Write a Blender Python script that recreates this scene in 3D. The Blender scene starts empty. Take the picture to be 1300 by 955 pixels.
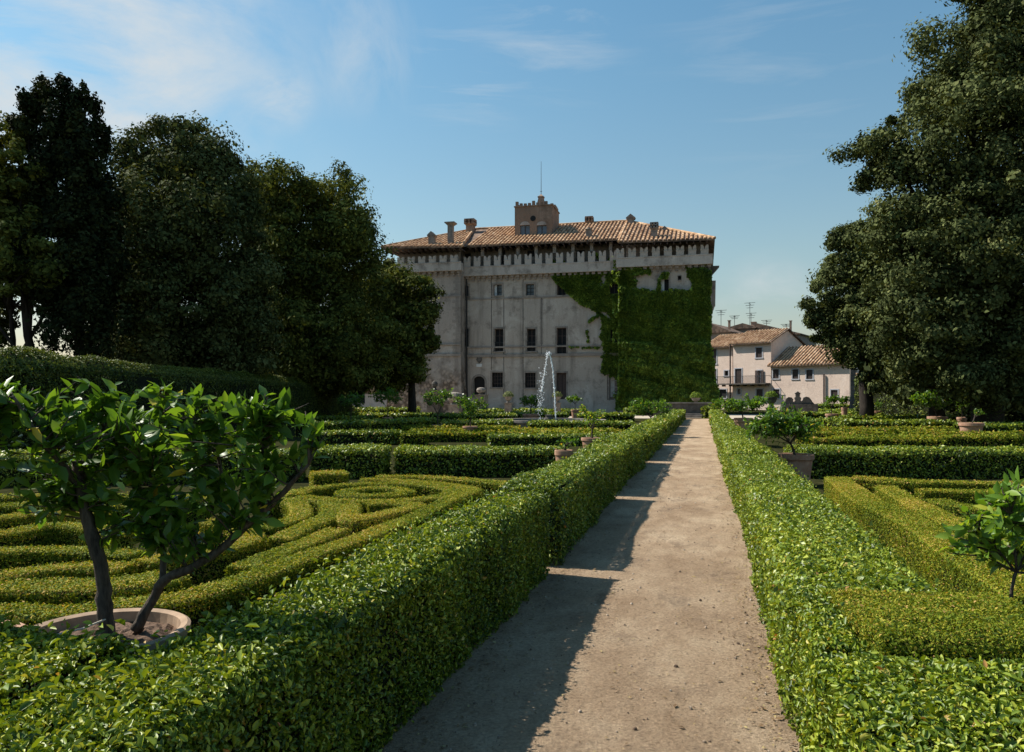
import bpy, math, numpy as np
from math import radians as R, sin, cos, pi
rs = np.random.default_rng(7)
C = bpy.context.scene.collection
SC = bpy.context.scene

# ------------------------------------------------------------------ camera model
H, F, HY, CX = 1.65, 1000.0, 505.0, 650.0
YAW = R(13.7); CR, SR = cos(YAW), sin(YAW)
def ray(px, py=HY):
    a = (px-CX)/F
    return CR*a-SR, SR*a+CR, (HY-py)/F
def gp(px, py, z=0.0):                      # ground-plan point seen at a pixel, at height z
    dx, dy, b = ray(px, py); t = (z-H)/b
    return np.array([dx*t, dy*t])
def fx(px, Y):                              # x where the view column px meets the plane y = Y
    dx, dy, _ = ray(px); return dx*Y/dy
def fz(px, py, Y):
    dx, dy, b = ray(px, py); return H+b*Y/dy
def pd(px, D):                              # ground-plan point at depth D
    dx, dy, _ = ray(px); return np.array([dx*D, dy*D])
def pz(py, D): return H+(HY-py)/F*D
def depth(xy): return -SR*xy[0]+CR*xy[1]

# ------------------------------------------------------------------ mesh helpers
ROOT = {}
def unit(v): return v/np.maximum(np.linalg.norm(v, axis=-1, keepdims=True), 1e-9)
class MB:
    def __init__(s): s.v = []; s.f = []; s.m = []; s.cm = 0
    def add(s, V, Fs):
        o = len(s.v); s.v.extend([tuple(map(float, p)) for p in V])
        for f in Fs: s.f.append(tuple(i+o for i in f)); s.m.append(s.cm)
        return s
    def box(s, x0, x1, y0, y1, z0, z1):
        V = [(x0,y0,z0),(x1,y0,z0),(x1,y1,z0),(x0,y1,z0),(x0,y0,z1),(x1,y0,z1),(x1,y1,z1),(x0,y1,z1)]
        return s.add(V, [(0,3,2,1),(4,5,6,7),(0,1,5,4),(1,2,6,5),(2,3,7,6),(3,0,4,7)])
    def frus(s, cx, cy, z0, z1, a0, b0, a1, b1):
        V = [(cx-a0,cy-b0,z0),(cx+a0,cy-b0,z0),(cx+a0,cy+b0,z0),(cx-a0,cy+b0,z0),(cx-a1,cy-b1,z1),(cx+a1,cy-b1,z1),(cx+a1,cy+b1,z1),(cx-a1,cy+b1,z1)]
        return s.add(V, [(0,3,2,1),(4,5,6,7),(0,1,5,4),(1,2,6,5),(2,3,7,6),(3,0,4,7)])
    def lathe(s, cx, cy, prof, n=24, caps=True):
        V = [(cx+r*cos(2*pi*k/n), cy+r*sin(2*pi*k/n), z) for r, z in prof for k in range(n)]
        Fs = [(i*n+k, i*n+(k+1) % n, (i+1)*n+(k+1) % n, (i+1)*n+k) for i in range(len(prof)-1) for k in range(n)]
        if caps: Fs += [tuple(range(n-1, -1, -1)), tuple((len(prof)-1)*n+k for k in range(n))]
        return s.add(V, Fs)
    def tube(s, P, rad, n=8):
        P = np.asarray(P, float); rad = np.broadcast_to(rad, (len(P),))
        T = unit(np.gradient(P, axis=0)); up = np.array([0.31, 0.52, 0.8])
        A = unit(np.cross(T, up)); B = np.cross(T, A); V = []
        for p, a, b, r in zip(P, A, B, rad):
            for k in range(n):
                t = 2*pi*k/n; V.append(p+r*(a*cos(t)+b*sin(t)))
        Fs = [(i*n+k, i*n+(k+1) % n, (i+1)*n+(k+1) % n, (i+1)*n+k) for i in range(len(P)-1) for k in range(n)]
        Fs += [tuple(range(n-1, -1, -1)), tuple((len(P)-1)*n+k for k in range(n))]
        return s.add(V, Fs)
    def prism(s, poly, y0, y1):             # outline in x,z extruded in y
        n = len(poly); V = [(x,y0,z) for x, z in poly]+[(x,y1,z) for x, z in poly]
        return s.add(V, [tuple(range(n)), tuple(range(2*n-1, n-1, -1))]+[(i, i+n, (i+1) % n+n, (i+1) % n) for i in range(n)])
    def wall(s, x0, x1, z0, z1, y, holes, rev=.35):   # front wall facing -y with openings and their reveals
        xs = sorted({x0, x1, *[h[0] for h in holes], *[h[1] for h in holes]}); zs = sorted({z0, z1, *[h[2] for h in holes], *[h[3] for h in holes]})
        for a, b in zip(xs, xs[1:]):
            for c, d in zip(zs, zs[1:]):
                mx, mz = (a+b)/2, (c+d)/2
                if any(h[0] < mx < h[1] and h[2] < mz < h[3] for h in holes): continue
                s.add([(a,y,c),(b,y,c),(b,y,d),(a,y,d)], [(0,1,2,3)])
        for a, b, c, d in [h[:4] for h in holes]:
            Y = y+rev
            s.add([(a,y,c),(a,Y,c),(a,Y,d),(a,y,d)], [(0,1,2,3)]); s.add([(b,y,c),(b,y,d),(b,Y,d),(b,Y,c)], [(0,1,2,3)])
            s.add([(a,y,d),(a,Y,d),(b,Y,d),(b,y,d)], [(0,1,2,3)]); s.add([(a,y,c),(b,y,c),(b,Y,c),(a,Y,c)], [(0,1,2,3)])
        return s
def shade(me, ang=None):
    me.polygons.foreach_set('use_smooth', [True]*len(me.polygons))
def link(name, me, parent):
    o = bpy.data.objects.new(name, me); C.objects.link(o)
    if parent: o.parent = parent
    return o
def tag(o, label=None, cat=None, group=None, kind=None):
    for k, v in (('label', label), ('category', cat), ('group', group), ('kind', kind)):
        if v: o[k] = v
    return o
def off(parent): return ROOT.get(parent.name, np.zeros(3)) if parent else np.zeros(3)
def obj(name, mb, mats, parent=None, smooth=False, local=False, origin=None):
    me = bpy.data.meshes.new(name)
    V = np.array(mb.v, float)
    o_ = np.zeros(3) if local else (off(parent) if parent else (np.array(origin, float) if origin is not None else np.zeros(3)))
    me.from_pydata((V-o_).tolist(), [], mb.f)
    for m in (mats if isinstance(mats, (list, tuple)) else [mats]): me.materials.append(m)
    if any(mb.m): me.polygons.foreach_set('material_index', mb.m)
    if smooth: shade(me)
    o = link(name, me, parent)
    if parent is None: o.location = o_; ROOT[o.name] = o_
    else: ROOT[o.name] = ROOT.get(parent.name, np.zeros(3))
    return o
def empty(name, loc, rz=0.0):
    o = bpy.data.objects.new(name, None); C.objects.link(o); o.location = loc; o.rotation_euler.z = rz
    o.empty_display_size = .3; ROOT[o.name] = np.array(loc, float); return o
def big(name, parts, mats, parent=None, origin=None):
    """parts: list of (V (n,3), quads (m,4), material index, tint (m,)) -> one mesh object"""
    o_ = off(parent) if parent else (np.array(origin, float) if origin is not None else np.zeros(3))
    Vs, Fs, Ms, Ts, n = [], [], [], [], 0
    for V, Q, mi, t in parts:
        Vs.append(V-o_); Fs.append(np.asarray(Q)+n); n += len(V)
        Ms.append(np.full(len(Q), mi)); Ts.append(np.broadcast_to(t, (len(Q),)))
    V = np.concatenate(Vs); Q = np.concatenate(Fs); M = np.concatenate(Ms); T = np.concatenate(Ts)
    me = bpy.data.meshes.new(name)
    me.vertices.add(len(V)); me.vertices.foreach_set('co', V.astype(np.float32).ravel())
    me.loops.add(Q.size); me.loops.foreach_set('vertex_index', Q.astype(np.int32).ravel())
    me.polygons.add(len(Q)); me.polygons.foreach_set('loop_start', np.arange(0, Q.size, 4, dtype=np.int32))
    me.polygons.foreach_set('loop_total', np.full(len(Q), 4, dtype=np.int32))
    me.polygons.foreach_set('material_index', M.astype(np.int32))
    at = me.attributes.new('tint', 'FLOAT', 'FACE'); at.data.foreach_set('value', T.astype(np.float32))
    for m in mats: me.materials.append(m)
    me.update(calc_edges=True)
    o = link(name, me, parent)
    if parent is None: o.location = o_
    ROOT[o.name] = o_
    return o
def mbpart(mb, mi=0, t=.5):
    Q = [f if len(f) == 4 else None for f in mb.f]
    Q = [q for q in Q if q]
    return (np.array(mb.v, float), np.array(Q), mi, t)
def quads(P, N, S, rng, asp=.5, spread=.8, fold=.12, up=None):
    n = unit(N+spread*rng.normal(size=P.shape))
    d = np.cross(n, rng.normal(size=P.shape)); d = unit(d)
    if up is not None: d = unit(d+up)
    b = unit(np.cross(n, d)); S = S[:, None] if np.ndim(S) else S
    V = np.stack([P-d*S*.5, P+b*S*asp*.5+n*S*fold, P+d*S*.5, P-b*S*asp*.5+n*S*fold], 1).reshape(-1, 3)
    return V, np.arange(len(V)).reshape(-1, 4)
def leaf6(P, N, S, rng, asp=.5, spread=.8, fold=.12):
    n = unit(N+spread*rng.normal(size=P.shape)); d = unit(np.cross(n, rng.normal(size=P.shape))); b = np.cross(n, d); S = S[:, None]
    f = n*S*fold; c = lambda t, w, u: P+d*S*t+b*S*asp*w+f*u
    V = np.stack([c(-.5,0,-.3), c(-.18,.42,.8), c(.2,.36,.6), c(.55,0,-.6), c(.2,-.36,.6), c(-.18,-.42,.8)], 1).reshape(-1, 3)
    o = (np.arange(len(P))*6)[:, None]; return V, np.stack([o+np.array([0,3,2,1]), o+np.array([0,5,4,3])], 1).reshape(-1, 4)
def noise(P, f, seed=0):
    r = np.random.default_rng(seed); out = 0
    for k in range(5):
        w = r.normal(size=3)*f*(1+.45*k); out = out+np.sin(P@w+r.uniform(0, 6.28))/(1+.3*k)
    return out/2.6

# ------------------------------------------------------------------ materials
def newmat(name):
    m = bpy.data.materials.new(name); m.use_nodes = True
    nt = m.node_tree; nt.nodes.clear(); out = nt.nodes.new('ShaderNodeOutputMaterial')
    return m, nt, out
def nd(nt, typ, **kw):
    n = nt.nodes.new(typ)
    for k, v in kw.items():
        if k in n.inputs.keys() if isinstance(k, str) else False: n.inputs[k].default_value = v
        else: setattr(n, k, v)
    return n
def ramp(nt, stops, interp='LINEAR'):
    n = nt.nodes.new('ShaderNodeValToRGB'); n.color_ramp.interpolation = interp
    e = n.color_ramp.elements
    while len(e) < len(stops): e.new(.5)
    for el, (p, c) in zip(e, stops):
        el.position = p; el.color = (c, c, c, 1) if isinstance(c, (int, float)) else (*c, 1)
    return n
def leafmat(name, stops, rough=.5, spec=.35, trans=.22):
    m, nt, out = newmat(name); L = nt.links.new
    a = nd(nt, 'ShaderNodeAttribute', attribute_name='tint'); r = ramp(nt, stops); L(a.outputs['Fac'], r.inputs[0])
    p = nd(nt, 'ShaderNodeBsdfPrincipled'); p.inputs['Roughness'].default_value = rough; p.inputs['Specular IOR Level'].default_value = spec
    L(r.outputs[0], p.inputs['Base Color'])
    if trans:
        t = nd(nt, 'ShaderNodeBsdfTranslucent'); g = nd(nt, 'ShaderNodeMix', data_type='RGBA', blend_type='MULTIPLY'); g.inputs[0].default_value = 1
        L(r.outputs[0], g.inputs[6]); g.inputs[7].default_value = (1.5, 1.35, .5, 1)
        L(g.outputs[2], t.inputs[0]); mx = nd(nt, 'ShaderNodeMixShader'); mx.inputs[0].default_value = trans
        L(p.outputs[0], mx.inputs[1]); L(t.outputs[0], mx.inputs[2]); L(mx.outputs[0], out.inputs[0])
    else: L(p.outputs[0], out.inputs[0])
    return m
def solid(name, col, rough=.8, spec=.3, var=.25, scale=3.0, bump=0.0, metal=0.0, stretch=(1,1,1), col2=None, detail=5):
    m, nt, out = newmat(name); L = nt.links.new
    p = nd(nt, 'ShaderNodeBsdfPrincipled'); p.inputs['Roughness'].default_value = rough; p.inputs['Specular IOR Level'].default_value = spec; p.inputs['Metallic'].default_value = metal
    tc = nd(nt, 'ShaderNodeTexCoord'); mp = nd(nt, 'ShaderNodeMapping'); mp.inputs['Scale'].default_value = stretch
    n = nd(nt, 'ShaderNodeTexNoise'); n.inputs['Scale'].default_value = scale; n.inputs['Detail'].default_value = detail; n.inputs['Roughness'].default_value = .65
    L(tc.outputs['Object'], mp.inputs[0]); L(mp.outputs[0], n.inputs[0])
    c = np.array(col); r = ramp(nt, [(.3, tuple(c*(1-var))), (.7, tuple(np.array(col2) if col2 else np.minimum(c*(1+var), 1)))])
    L(n.outputs[0], r.inputs[0]); L(r.outputs[0], p.inputs['Base Color'])
    if bump:
        b = nd(nt, 'ShaderNodeBump'); b.inputs['Strength'].default_value = 1; b.inputs['Distance'].default_value = bump
        L(n.outputs[0], b.inputs['Height']); L(b.outputs[0], p.inputs['Normal'])
    L(p.outputs[0], out.inputs[0]); return m
def plaster(name, base, dark, light, streak=.5, stone=None):
    """aged render: large blotches, fine grain and rain streaks"""
    m, nt, out = newmat(name); L = nt.links.new
    p = nd(nt, 'ShaderNodeBsdfPrincipled'); p.inputs['Roughness'].default_value = .92; p.inputs['Specular IOR Level'].default_value = .15
    tc = nd(nt, 'ShaderNodeTexCoord')
    def nz(scale, st=(1,1,1), det=6, ro=.65, ds=0):
        mp = nd(nt, 'ShaderNodeMapping'); mp.inputs['Scale'].default_value = st; n = nd(nt, 'ShaderNodeTexNoise')
        n.inputs['Scale'].default_value = scale; n.inputs['Detail'].default_value = det; n.inputs['Roughness'].default_value = ro; n.inputs['Distortion'].default_value = ds
        L(tc.outputs['Object'], mp.inputs[0]); L(mp.outputs[0], n.inputs[0]); return n.outputs[0]
    def mix(a, b, f, mode='MIX'):
        x = nd(nt, 'ShaderNodeMix', data_type='RGBA', blend_type=mode)
        L(f, x.inputs[0]) if not isinstance(f, float) else setattr(x.inputs[0], 'default_value', f)
        for i, c in ((6, a), (7, b)):
            if isinstance(c, tuple): x.inputs[i].default_value = (*c, 1)
            else: L(c, x.inputs[i])
        return x.outputs[2]
    def rp(s, a, b):
        r = ramp(nt, [(a, 0.0), (b, 1.0)]); L(s, r.inputs[0]); return r.outputs[0]
    c = mix(base, light, rp(nz(.35, det=8, ds=1), .5, .68))
    c = mix(c, dark, rp(nz(.8, det=8, ro=.7), .52, .72))
    fs = rp(nz(1.1, (1, 1, .09), 6), .5, .75)
    mm = nd(nt, 'ShaderNodeMath', operation='MULTIPLY'); mm.inputs[1].default_value = streak; L(fs, mm.inputs[0])
    c = mix(c, dark, mm.outputs[0])
    g = nz(9, det=5); c = mix(c, mix((.72,.72,.72), (1.2,1.2,1.2), g), 1.0, 'MULTIPLY')
    if stone:
        v = nd(nt, 'ShaderNodeTexVoronoi'); v.inputs['Scale'].default_value = 2.6; L(tc.outputs['Object'], v.inputs[0])
        sc = mix(stone, tuple(np.array(stone)*.35), rp(v.outputs['Distance'], .25, .55))
        sep = nd(nt, 'ShaderNodeSeparateXYZ'); L(tc.outputs['Object'], sep.inputs[0])
        mr = nd(nt, 'ShaderNodeMapRange'); mr.inputs[1].default_value = 5.6; mr.inputs[2].default_value = 3.2; L(sep.outputs[2], mr.inputs[0])
        k = nd(nt, 'ShaderNodeMath', operation='MULTIPLY'); L(mr.outputs[0], k.inputs[0]); L(rp(nz(.6), .38, .52), k.inputs[1])
        c = mix(c, sc, k.outputs[0])
    L(c, p.inputs['Base Color'])
    b = nd(nt, 'ShaderNodeBump'); b.inputs['Distance'].default_value = .03; b.inputs['Strength'].default_value = .7; L(g, b.inputs['Height']); L(b.outputs[0], p.inputs['Normal'])
    L(p.outputs[0], out.inputs[0]); return m
def tilemat(name, cols):
    m, nt, out = newmat(name); L = nt.links.new
    p = nd(nt, 'ShaderNodeBsdfPrincipled'); p.inputs['Roughness'].default_value = .85; p.inputs['Specular IOR Level'].default_value = .2
    tc = nd(nt, 'ShaderNodeTexCoord'); v = nd(nt, 'ShaderNodeTexVoronoi'); v.inputs['Scale'].default_value = 2.6
    L(tc.outputs['Object'], v.inputs[0]); n = nd(nt, 'ShaderNodeTexNoise'); n.inputs['Scale'].default_value = .5; n.inputs['Detail'].default_value = 5; L(tc.outputs['Object'], n.inputs[0])
    mx = nd(nt, 'ShaderNodeMix', data_type='RGBA'); mx.inputs[0].default_value = .35; L(v.outputs['Color'], mx.inputs[6]); L(n.outputs[0], mx.inputs[7])
    r = ramp(nt, [(.2, cols[0]), (.42, cols[1]), (.6, cols[2]), (.8, cols[3])]); L(mx.outputs[2], r.inputs[0]); L(r.outputs[0], p.inputs['Base Color'])
    L(p.outputs[0], out.inputs[0]); return m
M = {}
M['laurel'] = leafmat('laurel_leaf', [(0,(0.026,0.054,0.007)),(.3,(0.096,0.156,0.011)),(.6,(0.230,0.300,0.020)),(.9,(0.410,0.432,0.055)),(.97,(0.461,0.372,0.088)),(1,(0.410,0.156,0.055))], .46, .42, .2)
M['box'] = leafmat('box_leaf', [(0,(0.033,0.060,0.007)),(.3,(0.124,0.180,0.013)),(.62,(0.260,0.282,0.022)),(.86,(0.429,0.324,0.055)),(1,(0.520,0.312,0.121))], .7, .15, .25)
M['hedge_dark'] = leafmat('tall_hedge_leaf', [(0,(0.022,0.039,0.007)),(.5,(0.072,0.105,0.013)),(.85,(0.165,0.198,0.022)),(1,(0.242,0.264,0.044))], .55, .3, .15)
M['core'] = solid('hedge_core_shade', (.014,.016,.008), .95, .05, .4, 12)  # near-black colour stands in for the shade inside the hedges
M['oak'] = leafmat('holm_oak_leaf', [(0,(0.028,0.037,0.014)),(.45,(0.083,0.102,0.035)),(.8,(0.150,0.168,0.061)),(1,(0.213,0.205,0.082))], .8, .06, .1)
M['oak_olive'] = leafmat('bright_oak_leaf', [(0,(0.026,0.036,0.010)),(.45,(0.106,0.124,0.027)),(.8,(0.218,0.229,0.049)),(1,(0.344,0.315,0.074))], .8, .06, .14)
M['cypress'] = leafmat('cypress_spray', [(0,(.010,.016,.007)),(.5,(.028,.038,.014)),(1,(.07,.08,.028))], .8, .06, .05)
M['lemon'] = leafmat('lemon_leaf', [(0,(0.031,0.076,0.011)),(.4,(0.077,0.164,0.019)),(.75,(0.142,0.253,0.026)),(.92,(0.258,0.354,0.042)),(.97,(0.515,0.455,0.053)),(1,(0.579,0.418,0.053))], .42, .40, .42)
M['ivy'] = leafmat('ivy_leaf', [(0,(0.045,0.078,0.014)),(.5,(0.127,0.202,0.029)),(.85,(0.239,0.337,0.043)),(1,(0.373,0.448,0.085))], .6, .2, .3)
M['pale_plant'] = leafmat('pale_leaf', [(0,(.08,.11,.04)),(.5,(.16,.20,.07)),(1,(.30,.32,.14))], .5, .3, .2)
M['bark'] = solid('bark', (.034,.027,.022), .9, .2, .5, 9, .01, stretch=(1,1,.25))
M['lemonbark'] = solid('lemon_bark', (.07,.055,.042), .85, .2, .65, 42, .012, stretch=(1,1,.28))
M['terracotta'] = solid('terracotta', (.36,.17,.10), .85, .2, .3, 5, .004, col2=(.46,.29,.2))
M['rimclay'] = solid('pale_terracotta', (.36,.25,.17), .85, .2, .3, 7, .003)
M['soil'] = solid('pot_soil', (.13,.085,.06), .95, .1, .6, 22, .02)
M['stone'] = solid('grey_stone', (.22,.19,.165), .9, .2, .45, 2.2, .02)
M['dkstone'] = solid('weathered_stone', (.10,.09,.08), .92, .15, .5, 2.5, .03)
M['plaster'] = plaster('castle_plaster', (.40,.345,.295), (.15,.125,.105), (.50,.445,.39), .8)
M['plaster_left'] = plaster('castle_plaster_worn', (.34,.29,.25), (.14,.115,.10), (.43,.385,.34), .8, stone=(.30,.22,.165))
M['parapet'] = plaster('parapet_stone', (.45,.395,.35), (.17,.145,.125), (.54,.48,.43), .75)
M['trim'] = plaster('string_course', (.27,.23,.20), (.11,.095,.08), (.34,.30,.26), .5)
M['gallery'] = plaster('gallery_wall', (.27,.235,.205), (.13,.11,.095), (.34,.30,.265), .6)
M['brick'] = plaster('tower_brick', (.29,.195,.14), (.12,.085,.065), (.40,.29,.22), .5)
M['tile'] = tilemat('roof_tile', [(.19,.095,.05),(.37,.21,.11),(.50,.31,.175),(.60,.43,.28)])
M['oldtile'] = tilemat('old_roof_tile', [(.07,.05,.04),(.13,.09,.065),(.2,.13,.09),(.28,.19,.14)])
M['dark'] = solid('dark_interior', (.008,.008,.009), .6, .3, .3, 3)
M['glass'] = solid('window_glass', (.05,.065,.085), .12, .6, .4, 1.5)
M['board'] = solid('blue_grey_pane', (.10,.13,.17), .35, .5, .2, 2)
M['wood'] = solid('brown_shutter', (.07,.05,.045), .7, .3, .3, 6)
M['white'] = solid('white_shutter', (.55,.55,.54), .7, .3, .15, 4)
M['iron'] = solid('dark_iron', (.025,.024,.024), .6, .4, .3, 8)
M['pinkwall'] = plaster('pink_plaster', (.70,.55,.46), (.54,.42,.36), (.76,.62,.53), .22)
M['yellowwall'] = plaster('yellow_plaster', (.58,.45,.30), (.38,.3,.22), (.62,.5,.36), .3)
M['surround'] = solid('pale_window_surround', (.42,.42,.45), .85, .2, .15, 3)
M['water'] = solid('fountain_spray', (.92,.94,.96), .25, .6, .03, 20)
M['cord'] = solid('pale_cord', (.5,.45,.36), .9, .1, .2, 40)

# ------------------------------------------------------------------ ground, path
def groundmat():
    m, nt, out = newmat('soil_ground'); L = nt.links.new
    p = nd(nt, 'ShaderNodeBsdfPrincipled'); p.inputs['Roughness'].default_value = 1; p.inputs['Specular IOR Level'].default_value = 0
    tc = nd(nt, 'ShaderNodeTexCoord'); n = nd(nt, 'ShaderNodeTexNoise'); n.inputs['Scale'].default_value = 3; n.inputs['Detail'].default_value = 8; n.inputs['Roughness'].default_value = .7
    L(tc.outputs['Object'], n.inputs[0]); r = ramp(nt, [(.3,(.016,.020,.007)),(.55,(.036,.036,.015)),(.75,(.075,.062,.034))]); L(n.outputs[0], r.inputs[0]); L(r.outputs[0], p.inputs['Base Color'])
    b = nd(nt, 'ShaderNodeBump'); b.inputs['Distance'].default_value = .05; L(n.outputs[0], b.inputs['Height']); L(b.outputs[0], p.inputs['Normal']); L(p.outputs[0], out.inputs[0]); return m
def pathmat():
    m, nt, out = newmat('beaten_earth'); L = nt.links.new
    p = nd(nt, 'ShaderNodeBsdfPrincipled'); p.inputs['Roughness'].default_value = .95; p.inputs['Specular IOR Level'].default_value = .1
    tc = nd(nt, 'ShaderNodeTexCoord')
    def nz(s, d=8, st=(1,1,1), ro=.65):
        mp = nd(nt, 'ShaderNodeMapping'); mp.inputs['Scale'].default_value = st; n = nd(nt, 'ShaderNodeTexNoise'); n.inputs['Scale'].default_value = s; n.inputs['Detail'].default_value = d; n.inputs['Roughness'].default_value = ro
        L(tc.outputs['Object'], mp.inputs[0]); L(mp.outputs[0], n.inputs[0]); return n.outputs[0]
    r = ramp(nt, [(.28,(.28,.185,.112)),(.5,(.44,.315,.205)),(.72,(.60,.46,.315))]); L(nz(1.3, 9, (1,.55,1), .7), r.inputs[0])
    g = nz(45, 6, ro=.8); r2 = ramp(nt, [(.3,.55),(.5,1.0),(.72,1.35)]); L(g, r2.inputs[0])
    x = nd(nt, 'ShaderNodeMix', data_type='RGBA', blend_type='MULTIPLY'); x.inputs[0].default_value = 1; L(r.outputs[0], x.inputs[6]); L(r2.outputs[0], x.inputs[7])
    s = ramp(nt, [(.54,0.0),(.70,1.0)]); L(nz(2.3, 7, (1,.45,1), .75), s.inputs[0])
    y = nd(nt, 'ShaderNodeMix', data_type='RGBA'); y.inputs[7].default_value = (.15,.105,.075,1); k = nd(nt, 'ShaderNodeMath', operation='MULTIPLY'); k.inputs[1].default_value = .75; L(s.outputs[0], k.inputs[0]); L(k.outputs[0], y.inputs[0]); L(x.outputs[2], y.inputs[6])
    L(y.outputs[2], p.inputs['Base Color']); b = nd(nt, 'ShaderNodeBump'); b.inputs['Distance'].default_value = .04; b.inputs['Strength'].default_value = 1.0; L(g, b.inputs['Height'])
    b2 = nd(nt, 'ShaderNodeBump'); b2.inputs['Distance'].default_value = .06; L(nz(3.5, 5), b2.inputs['Height']); L(b.outputs[0], b2.inputs['Normal']); L(b2.outputs[0], p.inputs['Normal']); L(p.outputs[0], out.inputs[0]); return m
mb = MB(); mb.add([(-900,-60,0),(900,-60,0),(900,1500,0),(-900,1500,0)], [(0,1,2,3)])
tag(obj('ground', mb, groundmat()), 'brown soil of the garden under the hedges', 'ground', kind='structure')
mb = MB(); n = 180; ys = np.linspace(-4, 66.5, n)
lx = -1.52+.04*np.sin(ys*1.1); rx = .54+.03*np.sin(ys*.9+1)
V = np.stack([np.stack([lx, ys, 0*ys+.004], 1), np.stack([rx, ys, 0*ys+.004], 1)], 1).reshape(-1, 3)
mb.add(V, [(2*i, 2*i+1, 2*i+3, 2*i+2) for i in range(n-1)])
tag(obj('path', mb, pathmat()), 'beaten beige earth path running straight to the castle', 'path', kind='structure')
mb = MB(); mb.add([(-75,63.5,.004),(40,63.5,.004),(40,79.9,.004),(-75,79.9,.004)], [(0,1,2,3)])  # gravel sheet added to bounce warm sunlight onto the shaded castle front
M['gravel'] = solid('bounce_gravel', (.44,.37,.29), .95, .1, .2, 30, .01)
tag(obj('forecourt', mb, M['gravel']), 'pale gravel forecourt added between garden and castle to bounce sunlight onto the facade', 'forecourt', kind='structure')
r = np.random.default_rng(3)
nlf = 6000; P = np.stack([r.uniform(-1.42, .44, nlf), 1.5+r.random(nlf)**1.8*24, np.full(nlf, .012)], 1); edge = r.random(nlf) < .72
P[edge, 0] = np.where(r.random(edge.sum()) < .5, -1.4+np.abs(r.normal(0, .12, edge.sum())), .42-np.abs(r.normal(0, .12, edge.sum())))
S = np.clip(.012*np.exp(np.abs(r.normal(0, .55, nlf))), .01, .045); V, Q = quads(P, np.tile([0,0,1.], (nlf,1)), S, r, .5, .15, .1)
npb = 1300; Pp = np.stack([r.uniform(-1.4, .43, npb), 1.4+r.random(npb)**1.7*20, np.full(npb, .006)], 1); Sp = .003+.011*r.random(npb)**3
ov = np.array([(1,0,0),(0,1,0),(-1,0,0),(0,-1,0),(.5,.5,.9),(-.5,.5,.9),(-.5,-.5,.9),(.5,-.5,.9)]); Vp = (Pp[:,None]+ov[None]*(Sp[:,None,None]*r.uniform(.6,1.3,(npb,1,3)))).reshape(-1,3)
Qp = ((np.arange(npb)*8)[:,None,None]+np.array([(4,5,6,7),(0,1,5,4),(1,2,6,5),(2,3,7,6),(3,0,4,7)])[None]).reshape(-1,4)
M['pebble'] = leafmat('pebble', [(0,(.13,.09,.065)),(.5,(.3,.23,.17)),(1,(.46,.38,.3))], .9, .1, 0)
tag(big('pebbles', [(Vp, Qp, 0, np.repeat(r.random(npb), 5))], [M['pebble']]), 'small pebbles and crumbs of earth on the path', 'pebbles', kind='stuff')
M['litter'] = leafmat('dry_leaf', [(0,(.08,.05,.03)),(.5,(.22,.14,.07)),(1,(.4,.32,.14))], .8, .1, 0)
tag(big('fallen_leaves', [(V, Q, 0, r.random(nlf))], [M['litter']]), 'dry fallen leaves scattered over the earth path', 'leaves', kind='stuff')

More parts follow.
